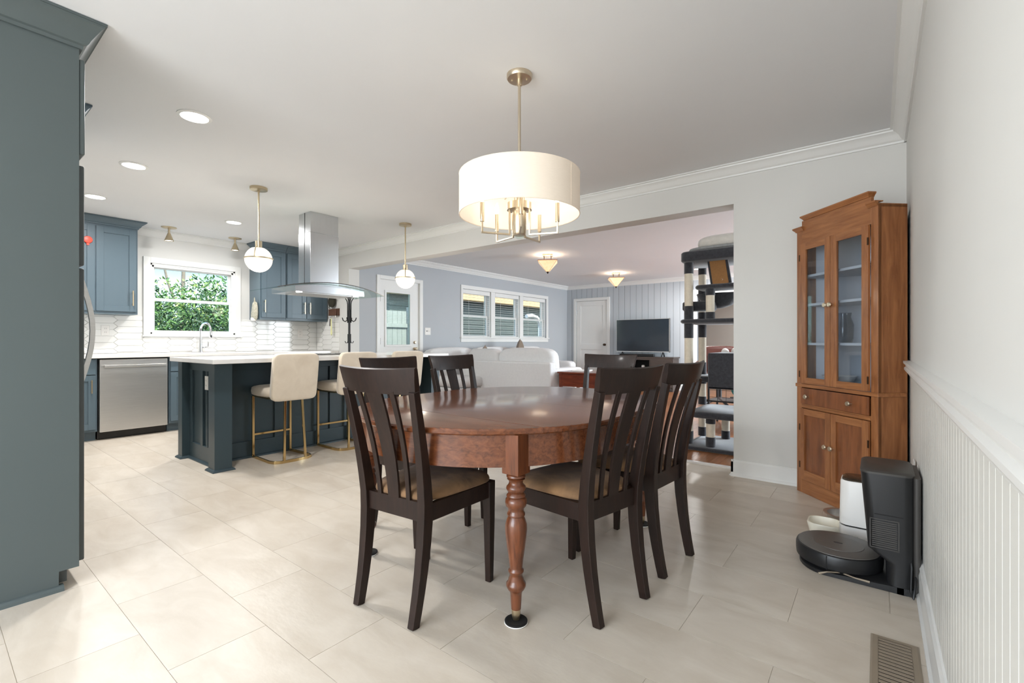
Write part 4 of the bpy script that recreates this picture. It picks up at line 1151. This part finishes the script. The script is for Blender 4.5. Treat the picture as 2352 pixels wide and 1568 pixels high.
poly = [(.09, .152)] + [( -.21 - .12 * math.sin(PI * k / 16), .152 * math.cos(PI * k / 16)) for k in range(17)] + [(.09, -.152)]
obj('ramp', MB().loft([[(x, y, .001) for x, y in poly], [(x, y, .016 if x < -.1 else .03) for x, y in poly], [(x * .97, y * .95, .02 if x < -.1 else .034) for x, y in poly]]), 'black', dk, smooth=30)
rb = thing('robot_vacuum', 'round dark grey robot vacuum parked on its dock', 'robot vacuum', (-.146, 2.685, .0245))
rb.rotation_euler = (0, 0, 0)
obj('body', MB().lathe([(.155, 0), (.168, .012), (.170, .03), (.170, .06), (.166, .07), (.16, .073)], n=56), 'black', rb, smooth=40)
obj('top_cover', MB().lathe([(.16, .070), (.159, .076), (.15, .079), (.002, .080)], n=56), 'robotgrey', rb, smooth=40)
obj('center_disc', MB().lathe([(.100, .079), (.099, .0812), (.002, .0815)], n=48), 'robotgrey', rb, smooth=30)
obj('power_button', MB().loft([[(.018 * math.cos(2 * PI * k / 20), .009 * math.sin(2 * PI * k / 20), .0815) for k in range(20)], [(.017 * math.cos(2 * PI * k / 20), .008 * math.sin(2 * PI * k / 20), .083) for k in range(20)]]), 'black', rb)
obj('bumper_seam', MB().box(-.002, .002, -.1715, -.169, .008, .068).xf(Matrix.Rotation(-.2, 4, 'Z')), 'blackmatte', rb)
obj('side_brush', MB().tube([(.02, -.15, .004), (-.03, -.2, .012), (-.06, -.21, .0)], [.003, .003, .005], 6).tube([(.02, -.15, .004), (.07, -.175, .006), (.12, -.17, .002)], [.003, .003, .005], 6), 'ventmetal', rb)
# cord from dock to wall
tag(obj('power_cord', MB().tube([(.10, 2.62, .10), (.108, 2.56, .17), (.112, 2.53, .12), (.108, 2.515, .03), (.115, 2.49, .012), (.122, 2.50, .06), (.126, 2.56, .09), (.124, 2.62, .14), (.118, 2.6, .2), (.12, 2.66, .28), (.124, 2.8, .33), (.122, 2.95, .40)], .0042, 8), 'black', smooth=60),
    'black power cord looping behind the vacuum dock', 'cord')
ol = plate('white outlet with plugged adapters on the beadboard wall', (XR - .008, 2.98, .42), '-x', .078, .122)
ad = obj('plug_adapter', MB().box(-.058, .002, -.02, .02, -.012, .012), 'whiteplastic', None, loc=(XR - .016, 2.985, .442), bev=.003)
tag(ad, 'white plug sticking out of the beadboard wall outlet', 'plug')
ad2 = obj('plug', MB().box(-.035, .002, -.014, .014, -.012, .012).tube([(-.03, 0, 0), (-.045, .02, -.02), (-.03, .03, -.06)], .004, 6), 'black', None, loc=(XR - .016, 2.985, .395), bev=.002)
tag(ad2, 'black plug in the lower socket of the beadboard outlet', 'plug')
# pet feeder
pf = thing('pet_feeder', 'white gravity pet feeder with smoked lid behind the dock', 'pet feeder', (-.035, 3.10, 0))
def R2(x0, x1, y0, y1, r, zs, m, name, sm=40):
    return obj(name, MB().loft([rr(x0 + e, x1 - e, y0 + e, y1 - e, r, z) for z, e in zs]), m, pf, smooth=sm)
R2(-.125, .125, -.09, .09, .045, ((.0, .004), (.01, 0), (.085, 0)), 'whiteplastic', 'base')
R2(-.122, .122, -.087, .087, .043, ((.085, .003), (.093, .003)), 'blackmatte', 'joint')
R2(-.125, .125, -.09, .09, .045, ((.093, 0), (.31, .004), (.322, .008), (.322, .014), (.30, .014)), 'whiteplastic', 'hopper')
R2(-.115, .115, -.08, .08, .04, ((.305, .0), (.326, .002), (.333, .012)), 'smoke', 'lid')
bwl = MB(); 
bwl.loft([rr(-.275 + e, -.12 + e2, -.08 + e, .08 - e, .05, z) for z, e, e2 in ((.0, .012, 0), (.055, .0, 0), (.062, .002, 0), (.062, .008, 0), (.03, .016, -.005), (.018, .03, -.02))])
obj('tray', bwl, 'cream', pf, smooth=40)
sb = thing('steel_bowl', 'stainless pet bowl behind the white feeder', 'bowl', (-.155, 3.33, 0))
obj('bowl', MB().lathe([(.07, 0), (.075, .004), (.082, .045), (.098, .052), (.099, .055), (.08, .053), (.07, .012), (.002, .01)], n=36), 'steel', sb, smooth=50)
# floor register
vt = thing('floor_register', 'taupe metal floor vent beside the baseboard', 'vent', (.047, 1.95, 0))
fx, fy = .066, .178
obj('frame', MB().loft([[(sx * (fx - i), sy * (fy - i2), z) for sx, sy in ((-1, -1), (1, -1), (1, 1), (-1, 1))] for i, i2, z in ((0, 0, .0), (.001, .001, .003), (.006, .006, .006), (.022, .024, .006), (.022, .024, .001))], loop=True), 'ventmetal', vt)
obj('duct_shade', MB().box(-fx + .02, fx - .02, -fy + .022, fy - .022, .0004, .0012), 'register_dark', vt)  # near-black sheet on the tile painting the shade below the louvers
n = 16
for k in range(n):
    y = -fy + .028 + (2 * fy - .056) * k / (n - 1)
    obj('louver', MB().box(-fx + .021, fx - .021, y - .0062, y + .0062, .0035, .006), 'ventmetal', vt)

# ================================================================== hall corner: coat rack and key holder
ck_ = thing('coat_rack', 'black metal coat tree beyond the island', 'coat rack', (-5.86, 3.77, 0))
obj('pole', MB().lathe([(.016, .03), (.016, 1.5), (.008, 1.52), (.008, 1.735), (.012, 1.745), (.002, 1.76)], n=14), 'black', ck_, smooth=40)
for k in range(4):
    a = math.radians(38) + PI / 2 * k
    def q(r, z): return (r * math.cos(a), r * math.sin(a), z)
    obj('hook', MB().tube([q(.024, 1.32), q(.024, 1.58), q(.03, 1.62), q(.06, 1.67), q(.10, 1.69), q(.13, 1.695)], .007, 8), 'black', ck_, smooth=50)
    obj('hook', MB().tube([q(.024, 1.58), q(.024, 1.40), q(.032, 1.355), q(.058, 1.335), q(.085, 1.35), q(.10, 1.39)], .007, 8), 'black', ck_, smooth=50)
    obj('small_hook', MB().tube([q(.02, 1.16), q(.02, 1.06), q(.03, 1.035), q(.048, 1.035), q(.062, 1.06)], .005, 8), 'black', ck_, smooth=50)
    obj('foot', MB().tube([q(.012, .16), q(.1, .1), q(.2, .03), q(.24, .01)], .009, 8), 'black', ck_, smooth=50)
kh = thing('key_holder', 'small brown wooden key box with metal hooks on the stub wall', 'key holder', (-6.555, YH - .0, 1.50))
obj('box', MB().box(-.115, .115, -.05, -.046, -.05, .05).box(-.115, .115, -.05, 0, -.05, -.045).box(-.115, -.11, -.05, 0, -.05, .05).box(.11, .115, -.05, 0, -.05, .05).box(-.115, .115, -.004, 0, -.05, .06), 'boxbrown', kh)
for k in range(5): obj('hook', MB().tube([(-.07 + .04 * k, -.052, -.05), (-.07 + .04 * k, -.06, -.08), (-.07 + .04 * k + .006, -.07, -.09), (-.07 + .04 * k + .012, -.078, -.075)], .003, 6), 'steel', kh)
lk = thing('key_lanyard', 'pale yellow lanyard hanging from the key box', 'lanyard', (-6.56, YH - .07, 1.40))
obj('strap', MB().bar([(0, 0, .01), (.012, -.004, -.1), (.018, 0, -.22), (.004, .004, -.25), (-.01, .004, -.22), (-.004, .002, -.1), (.0, 0, .008)], .018, .003, (1, .3, 0)), 'lanyard', lk)
obj('key_fob', MB().bar([(-.03, 0, .0), (-.034, 0, -.11)], .016, .006, (1, 0, 0)), 'bronze', lk)
cp_ = thing('cap', 'dark cap hanging above the key box', 'cap', (-6.585, YH - .045, 1.66))
obj('crown', MB().sq((0, 0, 0), (.15, .07, .16), .75, 20, 12), 'capcloth', cp_, smooth=60)
obj('brim', MB().bar([(.03, -.02, .05), (.09, -.03, .055), (.13, -.03, .045)], [.06, .05, .03], .006, (0, 1, 0)), 'capcloth', cp_)
obj('strap', MB().tube([(-.05, -.01, -.05), (-.06, -.01, -.09), (-.03, -.01, -.1)], .006, 6), 'capcloth', cp_)

# ================================================================== living room
sf = thing('sectional_sofa', 'white L-shaped sectional sofa in the living room', 'sofa', (-4.8, 6.5, 0))
def Sx(o): return P(o, sf)
Sx(obj('back_frame', MB().box(-5.6, -3.75, 5.70, 5.86, .06, .745), 'sofa', sf, bev=.03, seg=4))
Sx(obj('arm', MB().sq((-3.86, 6.2, .34), (.24, .98, .62), .25, 28, 14), 'sofa', sf, smooth=60))
Sx(obj('seat_base', MB().box(-5.1, -3.75, 5.86, 6.66, .06, .32), 'sofa', sf, bev=.02))
Sx(obj('seat_base', MB().box(-6.12, -5.1, 5.2, 8.55, .06, .32), 'sofa', sf, bev=.02))
Sx(obj('back_frame', MB().box(-6.14, -5.98, 5.2, 8.55, .06, .78), 'sofa', sf, bev=.03, seg=4))
Sx(obj('arm', MB().sq((-5.6, 8.66, .36), (1.0, .26, .56), .25, 28, 14), 'sofa', sf, smooth=60))
for y0, y1 in ((5.2, 6.3), (6.3, 7.4), (7.4, 8.5)):
    Sx(obj('seat_cushion', MB().sq((-5.52, (y0 + y1) / 2, .40), (.9, y1 - y0, .18), .35, 24, 10), 'sofa', sf, smooth=60))
    Sx(obj('back_cushion', MB().sq((-5.86, (y0 + y1) / 2, .68), (.26, y1 - y0 + .02, .54), .42, 24, 12, Matrix.Rotation(math.radians(-8), 3, 'Y')), 'sofa', sf, smooth=60))
Sx(obj('seat_cushion', MB().sq((-4.45, 6.28, .40), (1.3, .76, .18), .35, 24, 10), 'sofa', sf, smooth=60))
for cxx, w, hgt, zz in ((-5.19, .68, .52, .675), (-4.33, 1.08, .54, .685)):
    Sx(obj('back_cushion', MB().sq((cxx, 5.95, zz), (w, .27, hgt), .45, 28, 14, Matrix.Rotation(math.radians(5), 3, 'X')), 'sofa', sf, smooth=60))
def scatter(label, loc, rot):
    mb = MB(); n = 14; top = []; bot = []
    for i in range(n + 1):
        for j in range(n + 1):
            u, v = -1 + 2 * i / n, -1 + 2 * j / n
            t = .075 * (max(0, (1 - u ** 4) * (1 - v ** 4))) ** .6
            pin = 1 - .06 * (1 - abs(u)) * 0
            top.append((u * .23, v * .23, t)); bot.append((u * .23, v * .23, -t))
    f = []
    for i in range(n):
        for j in range(n):
            a = i * (n + 1) + j; f.append((a, a + n + 1, a + n + 2, a + 1))
    mb.add(top, f); mb.add(bot, [tuple(reversed(q)) for q in f])
    o = obj('throw_pillow', mb, 'pillow', None, smooth=60, loc=loc); o.rotation_euler = rot
    return tag(o, label, 'pillow', 'taupe throw pillows on the sofa')
scatter('taupe throw pillow standing on its corner behind the right sofa cushion', (-5.5, 7.29, .79), (PI / 2, PI / 4, PI / 2 + .45))
scatter('taupe throw pillow corner peeking between the white cushions', (-5.5, 6.22, .68), (PI / 2, PI / 4 + .2, PI / 2 + .3))
# end table
et = thing('end_table', 'cherry wood end table beside the white sofa', 'side table', (-3.38, 6.12, 0))
obj('top', MB().box(-.34, .34, -.29, .29, .588, .612), 'endwood', et, bev=.006)
obj('apron', MB().box(-.31, .31, -.265, .265, .40, .588), 'endwood', et, bev=.002)
for sx in (-1, 1):
    for sy in (-1, 1): obj('leg', MB().bar([(sx * .295, sy * .25, 0), (sx * .295, sy * .25, .588)], [.032, .045], [.032, .045]), 'endwood', et, bev=.003)
obj('drawer_front', MB().box(-.25, .25, -.270, -.264, .43, .57), 'endwood', et, bev=.002)
tag(obj('magazine', MB().box(-.12, .12, -.16, .16, 0, .012), 'paper', None, loc=(-3.5, 6.2, .612), rz=.3), 'white papers lying on the cherry end table', 'papers')
# tv and stand
ts = thing('tv_stand', 'dark wood television stand with open shelf', 'tv stand', (-4.12, 9.93, 0))
obj('top', MB().box(-.78, .78, -.2, .2, .695, .72), 'standwood', ts, bev=.004)
for x in (-.76, -.25, .25, .735): obj('upright', MB().box(x, x + .025, -.19, .19, 0, .695), 'standwood', ts)
obj('shelf', MB().box(-.755, .755, -.19, .19, .42, .44), 'standwood', ts)
obj('shelf', MB().box(-.755, .755, -.19, .19, .05, .08), 'standwood', ts)
obj('back', MB().box(-.755, .755, .185, .195, .05, .695), 'blackmatte', ts)
for a, b in ((-.735, -.25), (.275, .735)): 
    d = obj('door', MB().box(a, b, -.2, -.182, .085, .66), 'standwood', ts, bev=.003)
obj('frieze', MB().box(-.755, .755, -.198, -.18, .655, .695), 'standwood', ts)
tag(obj('white_speaker', MB().lathe([(.035, 0), (.038, .02), (.034, .09), (.02, .1)], n=18), 'whiteplastic', None, smooth=50, loc=(-4.05, 9.85, .44)), 'small white cylinder speaker on the television stand shelf', 'speaker')
tv = thing('television', 'large flat television on the dark stand', 'television', (-4.13, 10.0, .72))
obj('housing', MB().box(-.617, .617, -.02, .03, .10, .835), 'greyplastic', tv, bev=.004)
obj('screen', MB().box(-.607, .607, -.0225, -.0195, .118, .826), 'tv', tv)
obj('bezel', MB().box(-.617, .617, -.026, -.0195, .10, .118).box(-.617, -.607, -.026, -.0195, .10, .835).box(.607, .617, -.026, -.0195, .10, .835).box(-.617, .617, -.026, -.0195, .826, .835), 'steel', tv)
for s in (-1, 1): obj('foot', MB().bar([(s * .47, -.1, .004), (s * .47, -.01, .105), (s * .47, .08, .004)], .02, .01, (1, 0, 0)), 'black', tv)
sbr = thing('soundbar', 'black soundbar in front of the television', 'soundbar', (-4.2, 9.86, .72))
obj('body', MB().box(-.40, .40, -.035, .035, .002, .062), 'black', sbr, bev=.01)
obj('grille', MB().box(-.39, .39, -.0365, -.035, .01, .055), 'blackmatte', sbr)

# cat tree
ct_ = thing('cat_tree', 'tall grey plush cat tree with sisal posts behind the opening', 'cat tree', (-1.15, 5.0, 0))
def C(o): return P(o, ct_)
def plat(name, x0, x1, y0, y1, z0, z1, r=.06):
    return C(obj(name, MB().loft([rr(x0 + .01, x1 - .01, y0 + .01, y1 - .01, r, z0), rr(x0, x1, y0, y1, r, z0 + .012), rr(x0, x1, y0, y1, r, z1 - .012), rr(x0 + .01, x1 - .01, y0 + .01, y1 - .01, r, z1)]), 'carpet', ct_, smooth=50))
plat('base', -1.52, -.82, 4.65, 5.36, 0, .035)
def cpost(x, y, z0, z1, segs, r=.042):
    for a, b, m in segs:
        C(obj('post', MB().lathe([(r * (1.06 if m == 'carpet' else .97), 0), (r * (1.06 if m == 'carpet' else .97), b - a)], (x, y, a), 20), m, ct_, smooth=40))
# measured bands: plush sleeves and sisal wraps
cpost(-1.495, 4.80, 0, 0, [(.035, .16, 'carpet'), (.16, .30, 'sisal'), (.385, .5, 'carpet'), (.5, 1.09, 'sisal'), (1.09, 1.235, 'carpet'), (1.275, 1.41, 'carpet'), (1.41, 1.735, 'sisal'), (1.735, 1.865, 'carpet')])
cpost(-1.50, 5.28, 0, 0, [(.035, .13, 'carpet'), (.13, .34, 'sisal'), (.375, .46, 'carpet'), (.46, .60, 'sisal'), (.60, .64, 'carpet'), (.70, .83, 'carpet'), (.83, 1.1, 'sisal'), (1.1, 1.235, 'carpet'), (1.275, 1.37, 'carpet'), (1.37, 1.46, 'sisal'), (1.46, 1.62, 'carpet'), (1.62, 1.78, 'sisal'), (1.78, 1.87, 'carpet')], .04)
cpost(-1.275, 4.76, 0, 0, [(.035, .13, 'carpet'), (.13, .26, 'sisal'), (.26, .33, 'carpet')])
cpost(-1.255, 5.25, 0, 0, [(.035, .12, 'carpet'), (.12, .33, 'sisal')], .04)
cpost(-1.30, 4.84, 0, 0, [(1.275, 1.345, 'carpet'), (1.345, 1.51, 'sisal'), (1.51, 1.575, 'carpet')])
plat('platform', -1.47, -.80, 4.66, 5.36, .315, .375, .1)
plat('platform', -1.56, -.80, 4.70, 5.38, 1.235, 1.275)
plat('platform', -1.44, -.80, 4.78, 5.10, 1.575, 1.615)
plat('top_bed', -1.555, -.80, 4.70, 5.25, 1.845, 1.945)
plat('condo_floor', -1.52, -.80, 4.95, 5.37, .64, .70)
cn = MB().box(-1.285, -.80, 4.70, 4.73, .60, .94).box(-1.285, -1.25, 4.73, 5.15, .60, .94).box(-1.285, -.80, 5.12, 5.15, .60, .94).box(-1.285, -.80, 4.70, 5.15, .915, .945).box(-1.285, -.80, 4.70, 5.15, .60, .63)
C(obj('condo', cn, 'carpet', ct_, bev=.012, seg=3))
plat('side_step', -1.585, -1.30, 4.86, 5.1, 1.37, 1.46, .03)
C(obj('hammock', MB().loft([[(-1.30 + .22 * k * math.cos(a), 5.15 + .16 * k * math.sin(a), z) for a in [2 * PI * j / 20 for j in range(20)]] for k, z in ((1, 1.55), (.9, 1.50), (.6, 1.43), (.2, 1.40))]), 'carpet', ct_, smooth=50))
rmp = MB().box(-.075, .075, -.016, .0, 0, .30)
o = C(obj('ramp_frame', MB().box(-.095, .095, -.002, .03, 0, .30), 'carpet', ct_, bev=.008))
M4 = Matrix.Translation((-1.19, 4.80, 1.605)) @ Matrix.Rotation(math.radians(10), 4, 'Y').inverted() @ Matrix.Rotation(math.radians(-8), 4, 'X')
o.data.transform(M4)
o2 = obj('scratch_board', MB().box(-.072, .072, -.008, -.002, .0, .285).xf(M4), 'cardboard', o)
o3 = obj('logo_mark', MB().tube([(.012 + .014 * math.cos(a), -.0085, .045 + .014 * math.sin(a)) for a in (0, PI / 2, PI, 1.5 * PI)], .0012, 5, True).xf(M4), 'whiteplastic', o)
for s in (-1, 1):
    o4 = obj('bracket', MB().box(s * .055 - .015, s * .055 + .015, -.014, -.002, .262, .295).xf(M4), 'whiteplastic', o)
fb = thing('pet_bed', 'fluffy cream pet bed on top of the cat tree', 'pet bed', (-1.2, 4.97, 1.949))
obj('cushion', MB().sq((.02, .0, .085), (.52, .42, .15), .7, 28, 14), 'fur', fb, smooth=70)
obj('bottom_cushion', MB().sq((-.03, 0, .022), (.58, .46, .05), .6, 28, 10), 'fence', fb, smooth=70)
tag(obj('plastic_bag', MB().sq((0, 0, .075), (.2, .14, .15), .9, 14, 8, Matrix.Rotation(.3, 3, 'Y')), 'bluegrey', None, smooth=20, loc=(-.97, 5.2, 1.276)), 'crumpled pale plastic bag on the middle cat tree platform', 'bag')

# further back on the right
lc = thing('leather_chair', 'brown leather office chair behind the cat tree', 'chair', (-2.05, 8.2, 0), rz=.3)
obj('backrest', MB().sq((0, .18, .72), (.62, .18, .52), .4, 28, 14), 'leather', lc, smooth=60)
obj('seat', MB().sq((0, -.1, .48), (.62, .58, .15), .4, 24, 10), 'leather', lc, smooth=60)
for s in (-1, 1): obj('armrest', MB().tube([(s * .33, .16, .70), (s * .36, .0, .68), (s * .36, -.25, .66), (s * .33, -.26, .5)], .03, 8), 'leather', lc, smooth=60)
obj('column', MB().lathe([(.03, .1), (.03, .42)], n=12), 'black', lc)
for k in range(5):
    a = 2 * PI * k / 5; obj('foot', MB().tube([(0, 0, .12), (.3 * math.cos(a), .3 * math.sin(a), .04)], .022, 8), 'black', lc)
# low rack with toys
lr = thing('wire_rack', 'black metal rack with shelves behind the cat tree', 'rack', (-1.35, 6.35, 0))
for sx in (-.32, .5):
    for sy in (-.2, .2): obj('upright', MB().bar([(sx, sy, 0), (sx, sy, .88)], .022, .022), 'black', lr)
for z in (.30, .86): obj('shelf', MB().box(-.33, .51, -.21, .21, z, z + .02), 'black', lr)
wires = MB()
for k in range(9): wires.tube([(-.32 + .1025 * k, -.2, .3), (-.32 + .1025 * k, -.2, .66)], .0025, 5)
for k in range(4): wires.tube([(-.32, -.2, .36 + .09 * k), (.5, -.2, .36 + .09 * k)], .0025, 5)
obj('wire_front', wires, 'black', lr)
tag(obj('exercise_ball', MB().lathe([(max(.001, .16 * math.sin(PI * k / 18)), .16 - .16 * math.cos(PI * k / 18)) for k in range(19)], n=28), 'teal_ball', None, smooth=80, loc=(-1.3, 6.36, .322)), 'teal rubber ball on the lower rack shelf', 'ball')
tag(obj('toy_ball', MB().lathe([(max(.001, .05 * math.sin(PI * k / 14)), .05 - .05 * math.cos(PI * k / 14)) for k in range(15)], n=20), 'blackmatte', None, smooth=80, loc=(-1.13, 6.20, .322)), 'small black ball in front of the teal ball', 'ball')
sbk = thing('star_ball', 'navy ball with salmon star on the upper rack shelf', 'ball', (-1.08, 6.3, .882))
obj('ball', MB().lathe([(max(.001, .085 * math.sin(PI * k / 18)), .085 - .085 * math.cos(PI * k / 18)) for k in range(19)], n=26), 'ballnavy', sbk, smooth=80)
star = []
for k in range(10):
    a = PI * k / 5 + .3; r = (.055, .022)[k % 2]; star.append((r * math.cos(a), r * math.sin(a)))
obj('star', MB().loft([[(x, -math.sqrt(.0868 ** 2 - x * x - y * y), .085 + y) for x, y in star], [(x, -math.sqrt(.083 ** 2 - x * x - y * y), .085 + y) for x, y in star]]), 'ballpink', sbk)
for k, (x, r) in enumerate(((-1.5, .045), (-1.38, .05), (-1.25, .045))):
    tag(obj('yarn_ball', MB().lathe([(max(.001, r * math.sin(PI * i / 12)), r - r * math.cos(PI * i / 12)) for i in range(13)], n=18), 'whiteplastic', None, smooth=80, loc=(x, 6.25, .88)),
        ('white toy ball at the left of the upper rack shelf', 'white toy ball in the middle of the upper rack shelf', 'white toy ball beside the star ball')[k], 'ball', 'white toy balls')
sh_ = thing('wall_shelf', 'black floating shelf on the wall of the next room', 'shelf', (-2.1, 13.9, 1.02))
obj('board', MB().box(-.6, 1.0, -.25, 0, 0, .03), 'black', sh_)
x = -2.62
for k, (w, hgt, m) in enumerate(((.05, .26, 'black'), (.04, .24, 'greyplastic'), (.2, .22, 'blackmatte'), (.06, .26, 'shed'), (.05, .25, 'whiteplastic'), (.05, .27, 'bluegrey'), (.05, .23, 'whiteplastic'))):
    bk = thing('book', ('tall black book at the left end of the wall shelf', 'thin grey book second on the wall shelf', 'wide black box with pale label on the wall shelf', 'grey-green book right of the labelled box',
                        'white book on the wall shelf', 'pale blue-grey book between white books on the wall shelf', 'shorter white book at the right end of the row')[k], 'book', (x + w / 2, 13.76, 1.05), group='books on the wall shelf')
    obj('cover', MB().box(-w / 2, w / 2, -.09, .09, 0, hgt), m, bk, bev=.002)
    if k == 2: obj('title_label', MB().box(-.085, .085, -.0915, -.09, .09, .17), 'whiteplastic', bk)
    else: obj('pages', MB().box(-w / 2 + .006, w / 2 - .006, -.08, .085, hgt, hgt + .0015), 'paper', bk)
    x += w + .012
dsk = thing('desk_lamp', 'black desk lamp with round head in the next room', 'lamp', (-2.05, 9.4, .0))
obj('stand', MB().tube([(0, 0, .02), (0, 0, .95)], .018, 10), 'black', dsk)
obj('base', MB().lathe([(.12, 0), (.12, .02), (.02, .03)], n=20), 'black', dsk, smooth=40)
obj('head', MB().sq((.02, 0, 1.0), (.14, .14, .14), 1, 18, 12), 'greyplastic', dsk, smooth=60)
dc = thing('wall_decor', 'dark twig wall decoration in the next room', 'decoration', (-1.3, 13.88, 1.75))
for k in range(5): obj('twig', MB().tube([(0, 0, 0), (-.12 + .07 * k, -.02, .18 + .03 * (k % 2))], [.02, .008], 6), 'boxbrown', dc)

# ================================================================== outdoors
struct('ground_outside', MB().box(-30, XK - .16, -12, 24, -.25, -.15), 'concrete', 'pale paved yard outside the windows')
def shrub(label, cx, cy, rx, ry, h, mats, n, z0=-.15):
    t = thing('shrub', label, 'shrub', (cx, cy, z0), group='shrubs outside the sink window')
    br = MB()
    for k in range(9):
        a = random.uniform(0, 2 * PI); r = random.uniform(.2, .8)
        p0 = Vector((random.uniform(-.15, .15), random.uniform(-.15, .15), 0)); p1 = Vector((rx * r * math.cos(a) * .6, ry * r * math.sin(a) * .6, h * random.uniform(.5, .95)))
        mid = (p0 + p1) / 2 + Vector((random.uniform(-.15, .15), random.uniform(-.15, .15), 0))
        br.tube([p0, mid, p1], [.028, .02, .006], 6)
    obj('branches', br, 'branch', t)
    for mi, (m, share) in enumerate(mats):
        mb = MB()
        for i in range(int(n * share)):
            while True:
                u = [random.uniform(-1, 1) for _ in range(3)]
                d = u[0] ** 2 + u[1] ** 2 + u[2] ** 2
                if .18 < d < 1: break
            wob = 1 + .18 * math.sin(5 * u[0] + 3 * u[2]) + .12 * math.sin(7 * u[1])
            c = Vector((u[0] * rx * wob, u[1] * ry * wob, h * .52 + u[2] * h * .5 * wob))
            L = random.uniform(.05, .11); w = L * random.uniform(.3, .45)
            d1 = Vector([random.uniform(-1, 1) for _ in range(3)]).normalized(); d2 = d1.cross(Vector([random.uniform(-1, 1) for _ in range(3)])).normalized()
            nn = d1.cross(d2) * L * .18
            mb.add([c - d1 * L / 2, c + d2 * w / 2 + nn, c + d1 * L / 2, c - d2 * w / 2 + nn], [(0, 1, 2), (0, 2, 3)])
        o = obj('foliage', mb, m, t); o['kind'] = 'stuff'
    return t
shrub('light green leafy shrub in the middle of the sink window view', -9.6, 3.1, .8, .75, 2.25, (('leaf', .5), ('leaf3', .3), ('leaf2', .2)), 5200)
shrub('green leafy shrub at the right of the sink window view', -9.9, 4.0, .9, .7, 2.7, (('leaf', .55), ('leaf2', .45)), 4600)
shrub('green leafy shrub at the left of the sink window view', -9.9, 2.25, .9, .75, 2.25, (('leaf', .5), ('leaf2', .4), ('leaf3', .1)), 4600)
shrub('dark low shrub filling the lower pane of the sink window', -8.9, 2.85, .6, .95, 1.75, (('leaf2', .65), ('leaf', .35)), 5200)
shrub('dark shrub deeper behind the others', -11.2, 3.4, .9, 2.6, 2.3, (('leaf2', .7), ('leaf', .3)), 6000)
nb = thing('neighbour_house', 'pale blue-grey house wall beyond the shrubs', 'house', (-15, 4.0, -.15))
obj('wall', MB().box(-.1, .1, -6, 4, 0, 3.4), 'palewall', nb)
obj('eave', MB().box(-.3, .5, -6.2, 4.2, 3.4, 3.55), 'trim', nb)
fn = thing('wooden_fence', 'weathered vertical board fence outside the glazed door', 'fence', (-9.2, 4.5, -.15))
fme = mesh(MB().box(-.012, .012, 0, .135, 0, 1.95), 'fence')
for k in range(24): obj('board', fme, 'fence', fn, loc=(0, 1.3 + .142 * k, 0))
for z in (.4, 1.55): obj('fence_rail', MB().box(.012, .05, 1.3, 4.7, z, z + .09), 'fence', fn)
for yy in (1.3, 3.0, 4.65): obj('fence_post', MB().box(.012, .1, yy, yy + .09, 0, 2.05), 'fence', fn)
shd = thing('garden_shed', 'tan-eaved shed with shade put into its wall colour, outside the triple window', 'shed', (-10.5, 11.5, -.15))
obj('wall', MB().box(-.1, .1, -3.6, 5.0, 0, 2.5), 'shed', shd)
obj('eave', MB().box(-.3, .45, -3.8, 5.2, 2.5, 2.85), 'shedroof', shd)
for k in range(17): obj('siding_board', MB().box(.1, .118, -3.6, 5.0, .02 + k * .145, .15 + k * .145), 'shed', shd)
obj('side_wall', MB().box(.12, .14, 3.4, 5.0, 0, 1.9), 'palewall', shd)
gh = thing('garden_arch', 'white curved pipe arch outside the far window', 'arch', (-8.4, 12.2, -.15))
obj('pipe', MB().tube([(0, 0, 0), (0, 0, 1.6), (0, -.05, 1.8), (0, -.2, 1.95), (0, -.45, 2.0), (0, -.75, 1.97)], .06, 10), 'whiteplastic', gh, smooth=50)
tr = thing('tree', 'tall tree with bare grey trunk beyond the shrubs', 'tree', (-13.2, 3.9, -.15))
obj('trunk', MB().tube([(0, 0, 0), (.05, .05, 1.5), (0, .1, 3.2), (.1, 0, 5)], [.06, .05, .04, .03], 10), 'branch', tr, smooth=60)
obj('limb', MB().tube([(0, .1, 1.6), (.1, -.25, 2.6), (.1, -.45, 3.6)], [.035, .028, .02], 8), 'branch', tr, smooth=60)
